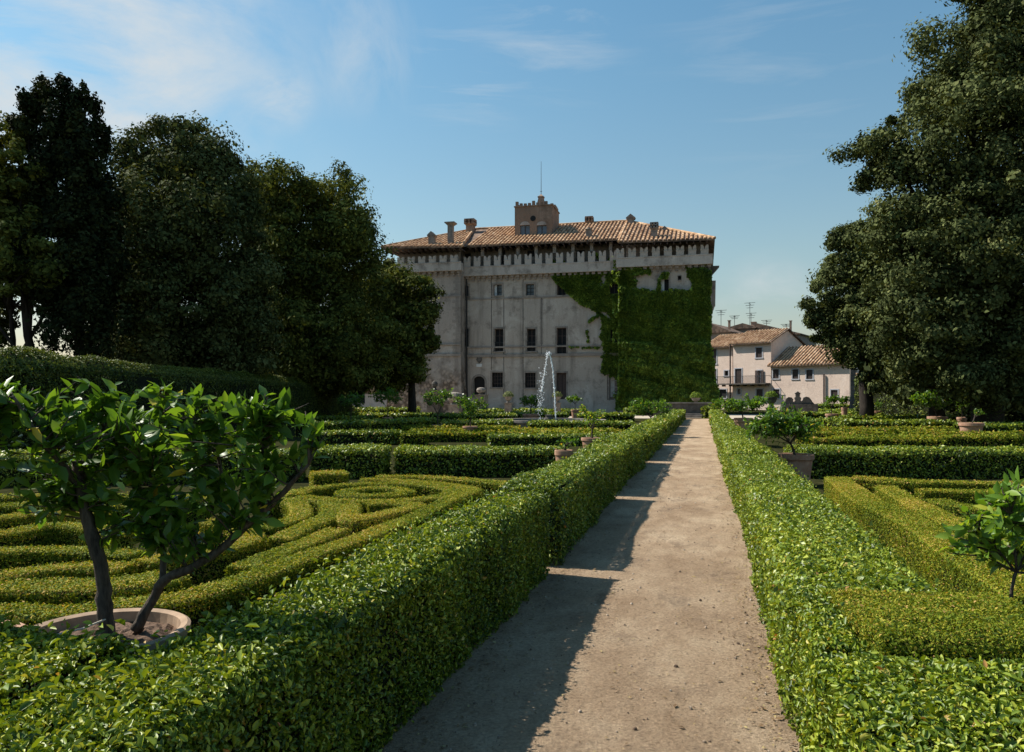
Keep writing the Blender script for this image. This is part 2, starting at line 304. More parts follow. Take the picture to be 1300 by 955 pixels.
# ------------------------------------------------------------------ hedges
def spline(pts, step=.12, smooth=True):
    P = np.asarray(pts, float)
    if smooth and len(P) > 2:
        E = np.vstack([2*P[0]-P[1], P, 2*P[-1]-P[-2]]); out = []
        for i in range(1, len(E)-2):
            p0, p1, p2, p3 = E[i-1:i+3]; m = max(2, int(np.linalg.norm(p2-p1)/step)); t = np.linspace(0, 1, m, endpoint=False)[:, None]
            out.append(.5*(2*p1+(p2-p0)*t+(2*p0-5*p1+4*p2-p3)*t**2+(3*p1-p0-3*p2+p3)*t**3))
        return np.vstack(out+[P[-1:]])
    out = []
    for a, b in zip(P, P[1:]):
        m = max(2, int(np.linalg.norm(b-a)/step)); out.append(a+(b-a)*np.linspace(0, 1, m, endpoint=False)[:, None])
    return np.vstack(out+[P[-1:]])
NH = [0]
LEAFN = [0]
def hedge(label, pts, w, h, mat='laurel', leaf=.035, group=None, lk=.0030, sk=.55, smooth=True, rough=.02, k=1.7, bevel=.06, name='hedge', h1=None, slope=0.0, tint=0.0, spread=.75, shoots=0.0, cat='hedge'):
    """one clipped hedge: a twig core coloured near black for inner shade, with leaves all over its top, sides and ends"""
    NH[0] += 1; rng = np.random.default_rng(100+NH[0])
    P = spline(pts, max(.08, w*.25), smooth); d = np.linalg.norm(np.diff(P, axis=0), axis=1); s = np.r_[0, np.cumsum(d)]; Ltot = s[-1]
    T = unit(np.gradient(P, axis=0)); Nn = np.stack([-T[:,1], T[:,0]], 1)
    hh = np.linspace(h, h1 if h1 else h, len(P))
    D = max(1.6, np.min([depth(p) for p in P])); leaf = max(leaf, lk*D)
    ins = min(.032, w*.10)
    # core
    V = []
    wc = w/2-ins-min(.05, w*.10)
    for p, nn, z in zip(P, Nn, hh):
        V += [(*(p+nn*wc), -.02), (*(p+nn*wc), z-ins-bevel+slope*0), (*(p+nn*(wc-bevel)), z-ins-.012), (*(p-nn*(wc-bevel)), z-ins-.012), (*(p-nn*wc), z-ins-bevel), (*(p-nn*wc), -.02)]
    V = np.array(V); m = len(P)
    V[2::6, 2] -= slope; V[1::6, 2] -= slope
    if m > 0:
        V[:6, :2] += (T[0]*ins); V[-6:, :2] -= (T[-1]*ins)
    Q = [(6*i+j, 6*i+j+1, 6*i+6+j+1, 6*i+6+j) for i in range(m-1) for j in range(5)]
    Q += [(0,1,4,5),(1,2,3,4)]; o = 6*(m-1); Q += [(o+5,o+4,o+1,o),(o+4,o+3,o+2,o+1)]
    parts = [(V, np.array(Q), 1, .5)]
    # leaves
    hm = hh.mean(); per = 2*hm+w; area = per*Ltot+2*w*hm
    nleaf = int(area*k/(.25*leaf**2)); LEAFN[0] += nleaf
    ne = int(nleaf*2*w*hm/area); nb = nleaf-ne
    u = rng.random(nb)*Ltot; i = np.clip(np.searchsorted(s, u)-1, 0, m-2); f = ((u-s[i])/np.maximum(d[i], 1e-6))[:, None]
    c = P[i]*(1-f)+P[i+1]*f; nn = unit(Nn[i]*(1-f)+Nn[i+1]*f); z1 = hh[i]*(1-f[:,0])+hh[i+1]*f[:,0]
    q = rng.random(nb)*per; lat = np.zeros(nb); z = np.zeros(nb); nx = np.zeros(nb); nz = np.zeros(nb)
    a = q < hm; b = q > hm+w; t = ~(a | b)
    lat[a] = w/2; z[a] = q[a]/hm*z1[a]; nx[a] = 1
    lat[b] = -w/2; z[b] = (q[b]-hm-w)/hm*z1[b]; nx[b] = -1
    lat[t] = (q[t]-hm-w/2); z[t] = z1[t]; nz[t] = 1
    e = np.clip((np.abs(lat)-(w/2-bevel))/bevel, 0, 1)*np.clip((z-(z1-bevel))/bevel, 0, 1)   # rounded shoulder
    lat -= np.sign(lat)*bevel*.45*e; z -= bevel*.45*e; nx += np.sign(lat)*e*.8; nz += e*.8
    z -= slope*np.clip(lat/(w/2), 0, 1)*(z/z1)
    PP = np.stack([c[:,0]+nn[:,0]*lat, c[:,1]+nn[:,1]*lat, z], 1); NN = np.stack([nn[:,0]*nx, nn[:,1]*nx, nz], 1)
    if ne:
        which = rng.random(ne) < .5; base = np.where(which[:,None], P[0], P[-1]); nE = np.where(which[:,None], Nn[0], Nn[-1]); tE = np.where(which[:,None], -T[0], T[-1]); zE = np.where(which, hh[0], hh[-1])
        l2 = rng.uniform(-w/2, w/2, ne); z2 = rng.random(ne)*zE
        PE = np.concatenate([base+nE*l2[:,None], z2[:,None]], 1); NE = np.concatenate([tE, np.zeros((ne,1))], 1)
        PP = np.vstack([PP, PE]); NN = np.vstack([NN, NE])
    bumpy = noise(PP, .7, NH[0]+9)*rough*1.1+noise(PP, 2.2, NH[0])*rough+noise(PP, 7.0, NH[0]+50)*rough*.6
    jit = rng.normal(0, .35*leaf+.004, len(PP))-.15*leaf
    bumpy = np.where(NN[:, 2] > .35, np.maximum(bumpy, -.3*ins), bumpy)
    flank = NN[:, 2] < .35; jit = np.where(flank, jit-np.minimum(rng.exponential(.8*leaf, len(PP)), .055 if w > .5 else .02), jit)
    PP = PP+unit(NN)*(bumpy+jit)[:, None]
    PP[:, 2] = np.maximum(PP[:, 2], .01)
    S = leaf*np.clip(np.exp(rng.normal(-.05, .33, len(PP))), .4, 1.9)
    if shoots:
        sh = (rng.random(len(PP)) < shoots) & (NN[:, 2] > .5) & (noise(PP, 2.0, 31) > -.1); PP[sh, 2] += rng.random(sh.sum())**1.5*.09; S[sh] *= 1.25
    fine = D < 3.6 and mat == 'laurel'
    gap = (noise(PP, 5.0, 77) < -.85) & (rng.random(len(PP)) < .45) & (w > .5)
    keep = (NN[:, 2] > .35) | (PP[:, 2] > .8*hm) | (rng.random(len(PP)) < sk); keep &= ~gap; PP, NN, S = PP[keep], NN[keep], S[keep]
    V, Q = leaf6(PP, NN, S, rng, .58, spread, .2) if fine else quads(PP, NN, S, rng, .52, spread)
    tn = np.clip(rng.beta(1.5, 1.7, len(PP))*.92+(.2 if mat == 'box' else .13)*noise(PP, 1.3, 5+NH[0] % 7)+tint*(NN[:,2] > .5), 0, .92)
    odd = rng.random(len(PP)) < .02; tn[odd] = rng.uniform(.93, 1, odd.sum())
    parts.append((V, Q, 0, np.repeat(tn, 2) if fine else tn))
    c0 = P.mean(0)
    return tag(big(name, parts, [M[mat], M['core']], origin=(c0[0], c0[1], 0)), label, cat, group)

G1 = 'clipped laurel hedges lining the central path'
# left of the path: blocks separated by narrow gaps
for i, (v0, v1, wd, hgt, lab) in enumerate([
    (.9, 7.25, .56, .75, 'nearest long laurel hedge block on the left of the path, by the big lemon tree'),
    (7.62, 12.85, .62, .75, 'second laurel hedge block from the viewer on the left of the path'),
    (13.3, 20.2, .75, .74, 'third laurel hedge block on the left of the path, beside the short cross hedge'),
    (20.8, 27.8, .8, .70, 'fourth laurel hedge block on the left of the path, before the yellowing lemon'),
    (28.5, 36, .8, .68, 'fifth laurel hedge block on the left of the path, near the fountain'),
    (36.5, 46, .95, .66, 'sixth laurel hedge block on the left of the path, past the fountain'),
    (46.6, 62, .95, .66, 'farthest laurel hedge block on the left of the path, before the ivy wall')]):
    x1 = -1.40; xm = x1-wd/2
    pts = [(xm, v0), (xm-.02, (v0+v1)/2), (xm, v1)]
    hedge(lab, pts, wd, hgt, 'laurel', (.023, .028)[i] if i < 2 else .032, G1, rough=.045, k=2.0 if i < 2 else 1.6, shoots=.05 if i == 0 else .02, spread=.9, bevel=.09)
for i, (v0, v1, wd, hgt, lab) in enumerate([
    (4.2, 13.9, .78, .68, 'long laurel hedge on the right of the path ending at the potted lemon tree'),
    (14.3, 33, .78, .66, 'second laurel hedge block on the right of the path behind the potted lemon'),
    (33.6, 46, .75, .66, 'third laurel hedge block on the right of the path'),
    (46.6, 62, .75, .66, 'farthest laurel hedge block on the right of the path')]):
    xm = .41+wd/2
    hedge(lab, [(xm, v0), (xm+.02, (v0+v1)/2), (xm, v1)], wd, hgt, 'laurel', .026 if i < 1 else .032, G1, rough=.04, k=2.0 if i < 1 else 1.6, shoots=.03, spread=.9, bevel=.09, tint=.05)
# near ends
hedge('laurel hedge across the near corner in front of the big terracotta lemon pot', [(-1.98, 1.84), (-4.2, 1.83), (-7.0, 1.80)], 1.20, .77, 'laurel', .023, G1, rough=.035, k=2.0, shoots=.05, spread=.9, bevel=.09)
hedge('fine-leaved olive green box hedge block at the near corner right of the path', [(.62, 3.68), (1.40, 3.78)], .80, .72, 'box', .012, 'box hedges of the right parterre', rough=.012, k=1.9, bevel=.05, smooth=False)
hedge('leafy laurel hedge running off to the right below the olive box block', [(.43, 2.52), (1.9, 2.62), (4.4, 2.8)], 1.40, .68, 'laurel', .022, G1, rough=.03, k=2.0, shoots=.05, spread=.9, bevel=.09)

hedge('narrow strip of laurel hedge between the path and the olive box block', [(.515, 3.26), (.515, 4.17)], .20, .69, 'laurel', .022, G1, rough=.03, k=2.0, shoots=.05, spread=.9, bevel=.05)
# ---- left near parterre : low box scrollwork
GB = 'low box scrollwork of the left parterre'
z3 = lambda x, y: gp(330+.3*x, 580+.3*y, .40)
zz = lambda pts: [z3(x, y) for x, y in pts]
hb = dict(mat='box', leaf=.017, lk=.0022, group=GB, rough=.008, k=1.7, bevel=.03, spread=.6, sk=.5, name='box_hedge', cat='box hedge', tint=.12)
hedge('long low box border beside the left path hedge, hooking round at its far tip', zz([(-240,575),(0,495),(250,400),(500,312),(700,232),(830,172),(895,148),(900,138),(840,122),(700,108),(550,97),(425,97)]), .245, .40, **hb)
hedge('low box border along the back, just before the tall cross hedge', zz([(495,82),(700,84),(900,97),(1060,112)]), .245, .40, **hb)
cs = gp(477, 624, .40)
def ring(c, r, a0, a1, n=26, sy=1.0): return [c+r*np.array([cos(t), sy*sin(t)]) for t in np.linspace(a0, a1, n)]
hedge('outer box ring of the spiral, widest of its circles', ring(cs, 1.02, R(-130), R(215)), .245, .40, **hb)
hedge('inner box ring curled in the middle of the spiral', ring(cs, .42, R(0), R(345)), .24, .40, **hb)
hedge('small leaf-shaped box loop with a hollow, below the spiral', zz([(385,200),(375,262),(440,262),(560,232),(665,204),(560,192),(450,196)]), .24, .40, **hb)
hedge('box scroll curling round left of the spiral', zz([(80,345),(180,300),(280,255),(305,215),(280,185),(215,175)]), .245, .40, **hb)
hedge('inner box hook inside the scroll left of the spiral', zz([(0,300),(90,275),(170,245),(160,200),(100,180),(0,190)]), .24, .40, **hb)
hedge('straight box band beside the long border, left of the leaf loop', zz([(-80,470),(0,430),(150,375),(330,305)]), .245, .40, **hb)
z2 = lambda x, y: gp(.2538*x, 560+.2538*y, .40)
zl = lambda pts: [z2(x, y) for x, y in pts]
hedge('low box band running along behind the big lemon pot', zl([(-500,880),(0,842),(300,850),(560,815),(900,780),(1100,720)]), .245, .40, **hb)
hedge('wide wavy box band between the two lemon trunks', zl([(-500,790),(0,745),(180,738),(420,735),(700,715),(860,680)]), .36, .42, **hb)
hedge('box band left of the lemon trunk bending down at its end', zl([(-500,690),(0,668),(170,640),(400,622),(640,625)]), .245, .40, **hb)
hedge('box band hidden partly by lemon leaves, left of the trunk at half its height', zl([(-600,580),(0,548),(200,536),(460,540),(700,560)]), .245, .40, **hb)
hedge('curved box band under the left lemon leaves', zl([(-600,480),(0,456),(220,420),(420,420),(620,460)]), .245, .40, **hb)
hedge('box band at the left edge under the drooping lemon leaves', zl([(-600,400),(0,378),(150,362),(330,352),(520,366)]), .245, .40, **hb)
hedge('next box band at the left edge behind the drooping lemon leaves', zl([(-600,335),(0,322),(200,316),(500,312),(760,322)]), .245, .40, **hb)
hedge('farthest box band at the left edge before the dark cross hedge', zl([(-600,285),(0,276),(300,272),(700,274),(1050,280)]), .245, .40, **hb)
hedge('short squared box piece between lemon branch and tall cross hedge', [gp(395,601,.45), gp(440,599.5,.45)], .5, .45, **hb)
hedge('box curl seen under the right lemon branch', zl([(1050,395),(1180,420),(1260,470),(1150,520),(900,560),(700,600)]), .245, .40, **hb)

# ---- right near parterre
GR = 'box hedges of the right parterre'
z8 = lambda x, y: gp(1030+.2095*x, 580+.2095*y, .46)
zr = lambda pts: [z8(x, y) for x, y in pts]
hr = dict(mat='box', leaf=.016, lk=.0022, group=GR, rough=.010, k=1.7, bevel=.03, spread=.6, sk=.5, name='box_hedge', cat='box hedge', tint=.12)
hedge('long tan-topped box hedge beside the right path hedge, with a squared far end', zr([(150,130),(330,262),(540,360),(720,455),(900,580),(1130,720),(1400,880)]), .34, .48, **hr)
hedge('second diagonal box hedge behind the tan-topped one', zr([(450,178),(600,262),(800,362),(1000,450),(1200,560)]), .26, .46, **hr)
hedge('box border at the back of the right parterre before the dark cross hedge', zr([(260,124),(600,146),(900,152),(1500,162)]), .26, .46, **hr)
hedge('short box piece third in the fan behind the potted lemon sapling', zr([(650,190),(800,192),(1000,200),(1300,210)]), .26, .44, **hr)
hedge('box piece lowest in the fan just left of the lemon sapling', zr([(750,245),(850,268),(1000,290),(1400,330)]), .26, .44, **hr)
hedge('box band passing behind the lemon sapling', zr([(1100,390),(1300,420),(1600,470)]), .26, .44, **hr)

# ---- rows of cross hedges and low bands further back
GX = 'clipped cross hedges behind the near parterres'
def row(label, px0, px1, ybase, h, w, mat='laurel', px_mid=None, dy=0.0, ybase1=None, g=GX, tint=0.0):
    b1 = ybase1 if ybase1 else ybase
    p0, p1 = gp(px0, ybase, 0), gp(px1, b1, 0); t = unit(p1-p0); n = np.array([-t[1], t[0]]); pts = [p0+n*w/2, (p0+p1)/2+n*(w/2+dy), p1+n*w/2]
    return hedge(label, pts, w, h, mat, .036, g, smooth=bool(dy), rough=.03, k=1.6, bevel=.08, tint=tint, spread=.85)
row('broad dark-fronted cross hedge ending at the left path hedge', 500, 722, 606, .56, 1.2)
row('cross hedge left of the narrow gap beside the broad cross hedge', 392, 487, 608, .60, 1.1)
row('cross hedge at the left side seen through the big lemon leaves', -60, 384, 620, .58, 1.0, ybase1=612)
row('dark-fronted cross hedge right of the potted lemon tree on the right side', 1020, 1330, 608, .56, 1.1)
low = [('low wavy box band just behind the broad cross hedge', 500, 770, 562, .34, .7, 'box', .3), ('low box band joining the path hedge before the yellowing lemon', 620, 792, 567, .36, .8, 'laurel', .2),
       ('box band left of the gap behind the cross hedge', 398, 506, 565, .45, .9, 'laurel', .0), ('short wavy box band behind the narrow gap', 508, 542, 566, .42, .8, 'box', .0),
       ('low box ribbon second behind the broad cross hedge', 520, 780, 556, .33, .7, 'box', .4), ('low box ribbon third behind the broad cross hedge', 512, 660, 552, .34, .7, 'box', -.4),
       ('thin box ribbon before the hedge gap at the fountain', 655, 790, 558, .33, .6, 'box', .0)]
for lab, a, b, y, h, w, mt, dy in low: row(lab, a, b, y, h, w, mt, dy=dy)
row('curving hedge with a dark right end, left of the fountain hedge', 396, 557, 556, .60, 1.3, dy=-.5, ybase1=548)
row('straight hedge left of the stone fountain', 560, 651, 549.5, .52, 1.6)
row('hedge before the stone fountain joining the path hedge', 671, 806, 552, .54, 1.4)
row('low hedge left of the curving hedge at the tree shade', 400, 470, 541, .50, 1.6)
row('long low hedge under the left potted lemons', 408, 540, 534.5, .50, 1.8, ybase1=536)
row('hedge strip in front of the lemon pair left of the fountain', 545, 655, 537, .52, 1.8)
row('dark hedge strip under the shaded trees at the left', 425, 530, 526.5, .55, 2.5)
row('hedge strip behind the fountain basin left of the jet', 625, 722, 534.5, .50, 2.0)
row('hedge strip behind the fountain right of the jet', 736, 806, 536, .52, 2.0)
row('bright hedge strip beyond the fountain with round lemon above', 600, 745, 528.5, .50, 2.4)
row('bright thin hedge strip below the castle door', 560, 800, 524.5, .52, 3.0)
row('thin hedge strip left below the arched castle door', 530, 650, 522, .6, 3.0)
row('squared hedge at the foot of the castle right of the door', 714, 790, 519.6, 1.0, 2.5)
row('small squared hedge at the foot of the castle left of the jet', 646, 676, 519.6, 1.0, 2.5)
row('small squared hedge left of the wall pot below the arched door', 596, 640, 519.8, 1.0, 2.5)
row('short dark hedge right of the potted lemon crown', 1012, 1065, 547, .52, 1.6)
row('hedge end squared beside the gap on the right side', 1072, 1088, 551, .60, 3.0)
row('long straight hedge running to the wide terracotta pot', 1091, 1219, 551, .54, 1.3)
row('leafy laurel hedge right of the wide terracotta pot', 1247, 1330, 561, .62, 2.0)
row('hedge strip above the long straight hedge on the right side', 1080, 1225, 540, .50, 1.8)
row('hedge strip behind the potted lemon crown at the house side', 1020, 1140, 534, .52, 2.0)
row('bright hedge strip leading to the small red pot', 1010, 1240, 530, .55, 2.5)
row('far straight hedge below the pink house', 1006, 1082, 523, .75, 2.5)
row('far hedge return at the end of the path on the left', 795, 866, 528, .62, 1.6)
row('far hedge return at the end of the path on the right', 895, 915, 531.5, .90, 1.2)
for i, (y, a, b, dy) in enumerate([(573.5,1030,1200,.3), (569,1060,1300,-.3), (564,1020,1140,.4), (563,1150,1320,-.4), (559,1050,1250,.5), (555.5,1030,1230,.2)]):
    row(['low box ribbon first behind the right cross hedge', 'low box ribbon second behind the right cross hedge', 'low box ribbon third behind the right cross hedge, left part', 'low box ribbon third behind the right cross hedge, right part',
         'low box ribbon fourth behind the right cross hedge', 'low box ribbon last before the long straight hedge'][i], a, b, y, .38, .5, 'box', dy=dy, g=GR)

# ---- tall hedge on the left before the trees, dark hedge under the right trees
a, b, c = pd(-60, 20.5), pd(150, 29), pd(430, 60)
hedge('tall clipped hedge below the dark trees, its top leaves tinted yellow green as if sunlit', [c, b, a], 2.2, 2.75, 'hedge_dark', .06, 'tall hedges under the trees', rough=.08, k=1.5, bevel=.5, slope=.0, tint=.2, h1=2.95, cat='hedge')  # tint lightens the top leaves to stand in for sun on them
hedge('dark tall hedge in deep shade under the big trees on the right', [pd(1095, 58), pd(1200, 50), pd(1365, 42)], 1.4, 3.2, 'hedge_dark', .09, 'tall hedges under the trees', rough=.08, k=1.3, bevel=.3)

# ------------------------------------------------------------------ trees
NT = [0]
def tree(label, name, base, trunk_h, blobs, leaf, n, mat, group, tr=.35, limbs=7, clump=.75, shell=.62, lean=(0,0), cat='tree', multi=1, spread=.38, flat=.8, tufts=.22, per_c=330):
    NT[0] += 1; rng = np.random.default_rng(900+NT[0])
    t = empty(name, (base[0], base[1], 0)); tag(t, label, cat, group)
    mb = MB(); top = max(b[2]+b[5]*.4 for b in blobs)
    for q in range(multi):
        ox, oy = (rng.normal(0, .45, 2) if multi > 1 else (0, 0)); w = rng.normal(0, .18, (7, 2)); w[0] = 0
        zz_ = np.linspace(-.1, trunk_h, 7)
        PT = np.stack([base[0]+ox+np.cumsum(w[:,0])*.6+lean[0]*zz_/trunk_h, base[1]+oy+np.cumsum(w[:,1])*.6+lean[1]*zz_/trunk_h, zz_], 1)
        mb.tube(PT, np.linspace(tr*1.15, tr*.55, 7)/(1 if multi == 1 else 1.7), 10)
        for l in range(limbs):
            b = blobs[rng.integers(len(blobs))]; e = np.array([b[0], b[1], b[2]])+rng.normal(0, .35, 3)*np.array(b[3:6]); s0 = PT[rng.integers(3, 7)]
            mid = (s0+e)/2+rng.normal(0, .35, 3); mid[2] -= .2
            mb.tube(spline([s0, mid, e], .8), np.linspace(tr*.42, tr*.10, len(spline([s0, mid, e], .8))), 6)
    obj('trunk', mb, M['bark'], t, smooth=True)
    vol = np.array([(b[3]*b[4]+b[3]*b[5]+b[4]*b[5]) for b in blobs]); cnt = (n*vol/vol.sum()).astype(int)
    Ps, Ns, Tn = [], [], []
    for b, m in zip(blobs, cnt):
        c = np.array(b[:3]); rd = np.array(b[3:6]); k = max(6, int(m/per_c)); per = m//k
        dirs = unit(rng.normal(size=(k, 3))); rad = np.where(rng.random(k) < shell, rng.uniform(.82, 1.05, k), rng.uniform(.3, .8, k))
        cc = c+dirs*rd*rad[:, None]; rc = 1.22*clump*rng.uniform(.55, 1.5, k)*min(1.2, (rd.mean()/2.2)**.5)
        ld = unit(rng.normal(size=(k, per, 3))+dirs[:, None]*.55+np.array([0,0,.25])); lr = rng.uniform(.6, 1.0, (k, per))**.5
        p = cc[:, None]+ld*(rc[:, None]*lr)[..., None]*np.array([1,1,flat]); Ps.append(p.reshape(-1, 3)); Ns.append(ld.reshape(-1, 3))
        far = rng.random(k) < tufts; cc[far] += dirs[far]*rng.uniform(.1, .4, (far.sum(), 1))*clump; rc[far] *= .7; ax = rng.uniform(.55, 1.5, (k, 1, 3)); lr = lr*rng.uniform(.35, 1.08, (k, per))
        p = cc[:, None]+ld*(rc[:, None]*lr)[..., None]*np.array([1,1,flat])*ax+rng.normal(0, .06, ld.shape); Ps[-1] = p.reshape(-1, 3)
        ct = rng.normal(0, .13, k); Tn.append(np.repeat(ct, per))
    P = np.concatenate(Ps); N = np.concatenate(Ns); N = N+.3*noise(P, 1.0, 3)[:, None]
    ok = P[:, 2] > .4; P, N = P[ok], N[ok]
    tn = np.clip(rng.beta(2, 2.4, len(P))*.85+np.concatenate(Tn)[ok], 0, 1)
    V, Q = quads(P, N, leaf*np.clip(np.exp(rng.normal(-.06, .38, len(P))), .4, 2.0), rng, .6, spread); LEAFN[0] += len(P)
    big('crown', [(V, Q, 0, tn)], [M[mat]], t)
    return t
def B(px, py, D, rpx, rpy=None, rd=None):   # crown lobe seen at a pixel, at depth D, radii in pixels
    p = pd(px, D); s = D/F; rpy = rpy or rpx
    return (p[0], p[1], pz(py, D), rpx*s, (rd or rpx)*s, rpy*s)
TL = 'dark trees standing behind the tall left hedge'
tree('broadleaf tree cut by the left picture edge with light olive foliage tufts', 'holm_oak', pd(30, 36), 6.5, [B(-5,190,36,52,45), B(-40,260,36,75,60), B(20,265,35.5,40,32), B(25,330,35,58,45), B(-30,350,36,60,60), B(62,352,35.5,30,22), B(-55,430,36,60,50), B(28,240,35.5,30,30)], .19, 60000, 'oak_olive', TL, .22, 8, .6, multi=2)
tree('slender dark cypress rising just right of the picture edge', 'cypress', pd(44, 36), 9, [B(46,125,36,14,24,14), B(40,165,36,20,32), B(50,215,36,16,40), B(42,270,36,22,45), B(44,330,36,26,40)], .17, 22000, 'cypress', TL, .2, 4, .42, spread=.5, flat=1.5, tufts=0, per_c=170)
tree('broad dark cypress with two pointed tops', 'cypress', pd(100, 36), 9.5, [B(76,130,36,18,26), B(106,140,36,16,26), B(76,180,36,26,45), B(108,190,36,28,45), B(92,250,36,42,60), B(120,270,36,30,55), B(100,330,36,52,70), B(110,400,36,50,55)], .17, 60000, 'cypress', TL, .35, 6, .48, spread=.5, flat=1.5, tufts=0, per_c=170, multi=2)
tree('big round-topped holm oak, tallest of the rounded trees left of the castle', 'holm_oak', pd(225, 42), 9, [B(222,225,42,62,62), B(265,250,42,50,58), B(180,260,42,42,62), B(235,300,41,90,75), B(180,340,41,60,70), B(285,330,41,48,70), B(230,400,41,95,75), B(160,420,42,50,60), B(290,420,42,55,70), B(240,462,42,90,26), B(205,185,42,26,22), B(240,178,42,28,20), B(285,210,42,16,18)], .17, 210000, 'oak', TL, .45, 9, .8, flat=.9)
tree('olive-topped holm oak second from the castle with a lighter lobe in front', 'holm_oak', pd(390, 52), 9, [B(365,250,52,55,32), B(415,268,52,45,38), B(340,300,50,38,45), B(400,320,52,70,60), B(350,370,50,55,60), B(420,380,52,60,65), B(370,435,50,75,45), B(450,310,52,22,26), B(445,440,52,50,50), B(360,470,51,60,26), B(430,474,52,44,22), B(330,260,52,30,30)], .19, 190000, 'oak_olive', TL, .45, 9, .85, flat=.85)
tree('holm oak nearest the castle, its crown overlapping the pale facade', 'holm_oak', pd(522, 62), 6, [B(490,365,62,42,36), B(520,385,61,32,32), B(480,420,62,50,50), B(528,415,61,30,32), B(500,455,61,44,36), B(515,440,61,28,30), B(465,380,63,30,45), B(540,403,61,16,13), B(470,460,62,40,30), B(455,478,63,34,20), B(495,482,62,22,14)], .23, 85000, 'oak_olive', TL, .32, 7, .8)
TR = 'big trees on the right side of the garden'
tree('huge holm oak towering over the right picture edge', 'holm_oak', pd(1255, 34), 11, [B(1215,95,34,62,62), B(1290,60,34,60,70), B(1255,20,34,40,40), B(1235,180,33,80,70), B(1300,200,33,60,90), B(1180,260,33,52,60), B(1250,300,32.5,90,75), B(1165,335,33,55,60), B(1220,400,33,90,65), B(1300,380,33,60,90), B(1160,420,34,48,50), B(1290,455,33,55,45), B(1225,478,33,60,20), B(1300,490,33,50,20), B(1108,195,34,32,42), B(1130,210,34,24,26), B(1330,120,34,70,90), B(1240,-20,34,26,26), B(1290,-40,34,50,40)], .145, 300000, 'oak', TR, .6, 12, .75, flat=.85)
tree('lower holm oak before the pink house at the right', 'holm_oak', pd(1100, 48), 7, [B(1092,335,48,42,44), B(1130,330,48,40,50), B(1068,392,48,40,40), B(1105,415,47,54,42), B(1052,420,48,24,20), B(1140,440,47,44,40), B(1038,408,48,14,18), B(1112,455,47,36,22), B(1170,470,46,45,40), B(1128,486,46,34,18), B(1082,308,48,24,24)], .175, 145000, 'oak', TR, .4, 9, .65, flat=.85)
tree('dark holm oak filling the shade between the two right trees', 'holm_oak', pd(1190, 44), 6, [B(1165,330,46,50,60), B(1180,420,46,70,70), B(1230,460,44,80,50), B(1290,470,40,60,50), B(1165,492,43,45,18), B(1210,330,46,70,80)], .28, 45000, 'oak', TR, .4, 6, .9)

hedge('dark evergreen thicket closing the view between the left tree trunks', [pd(130, 60), pd(250, 62), pd(372, 70)], 3.0, 5.6, 'hedge_dark', .12, 'tall hedges under the trees', rough=.5, k=1.3, bevel=.8, cat='thicket', name='thicket')
# ------------------------------------------------------------------ lemon trees in pots
def leaf3(P, d, n, L, W, curl):
    """curved pointed leaves with a folded midrib: 4 cross sections x 3 verts"""
    b = unit(np.cross(n, d)); ts = [0, .3, .65, 1.0]; ws = [.10, .95, .8, .04]; rows = []
    for t, w in zip(ts, ws):
        ctr = P+d*(L*t)[:, None]-n*(curl*L*t*t)[:, None]; o = b*(W*.5*w)[:, None]; up = n*(W*.16*w)[:, None]
        rows += [ctr-o+up, ctr, ctr+o+up]
    V = np.stack(rows, 1); k = len(P); base = (np.arange(k)*12)[:, None]
    Q = np.concatenate([base+np.array([3*i+j, 3*i+j+1, 3*i+j+4, 3*i+j+3]) for i in range(3) for j in range(2)], 1).reshape(-1, 4)
    return V.reshape(-1, 3), Q
NL = [0]
def pot(parent, cx, cy, rtop, rbot, h, dark=True):
    mb = MB(); mb.lathe(cx, cy, [(rbot*.96, 0), (rbot, .02), (rtop*.90, h*.80), (rtop*.93, h*.82), (rtop*.93, h*.84), (rtop, h*.86), (rtop, h), (rtop*.96, h+.008), (rtop*.88, h), (rtop*.86, h-.06), (0.02, h-.05)], 40, False)
    p = obj('pot', mb, M['terracotta'] if dark else M['rimclay'], parent, smooth=True); p.data.polygons.foreach_set('use_smooth', [False]*len(p.data.polygons))
    mb = MB(); rng = np.random.default_rng(4+NL[0]); nr, na = 12, 36; V = []
    for i in range(nr):
        for k in range(na):
            r_ = rtop*.865*i/(nr-1); z = h-.045+.02*(1-(i/(nr-1))**2)+(rng.normal(0, .007) if i < nr-1 else 0); V.append((cx+r_*cos(2*pi*k/na), cy+r_*sin(2*pi*k/na), z))
    mb.add(V, [(i*na+k, (i+1)*na+k, (i+1)*na+(k+1) % na, i*na+(k+1) % na) for i in range(nr-1) for k in range(na)])
    obj('soil', mb, M['soil'], p)
    return p
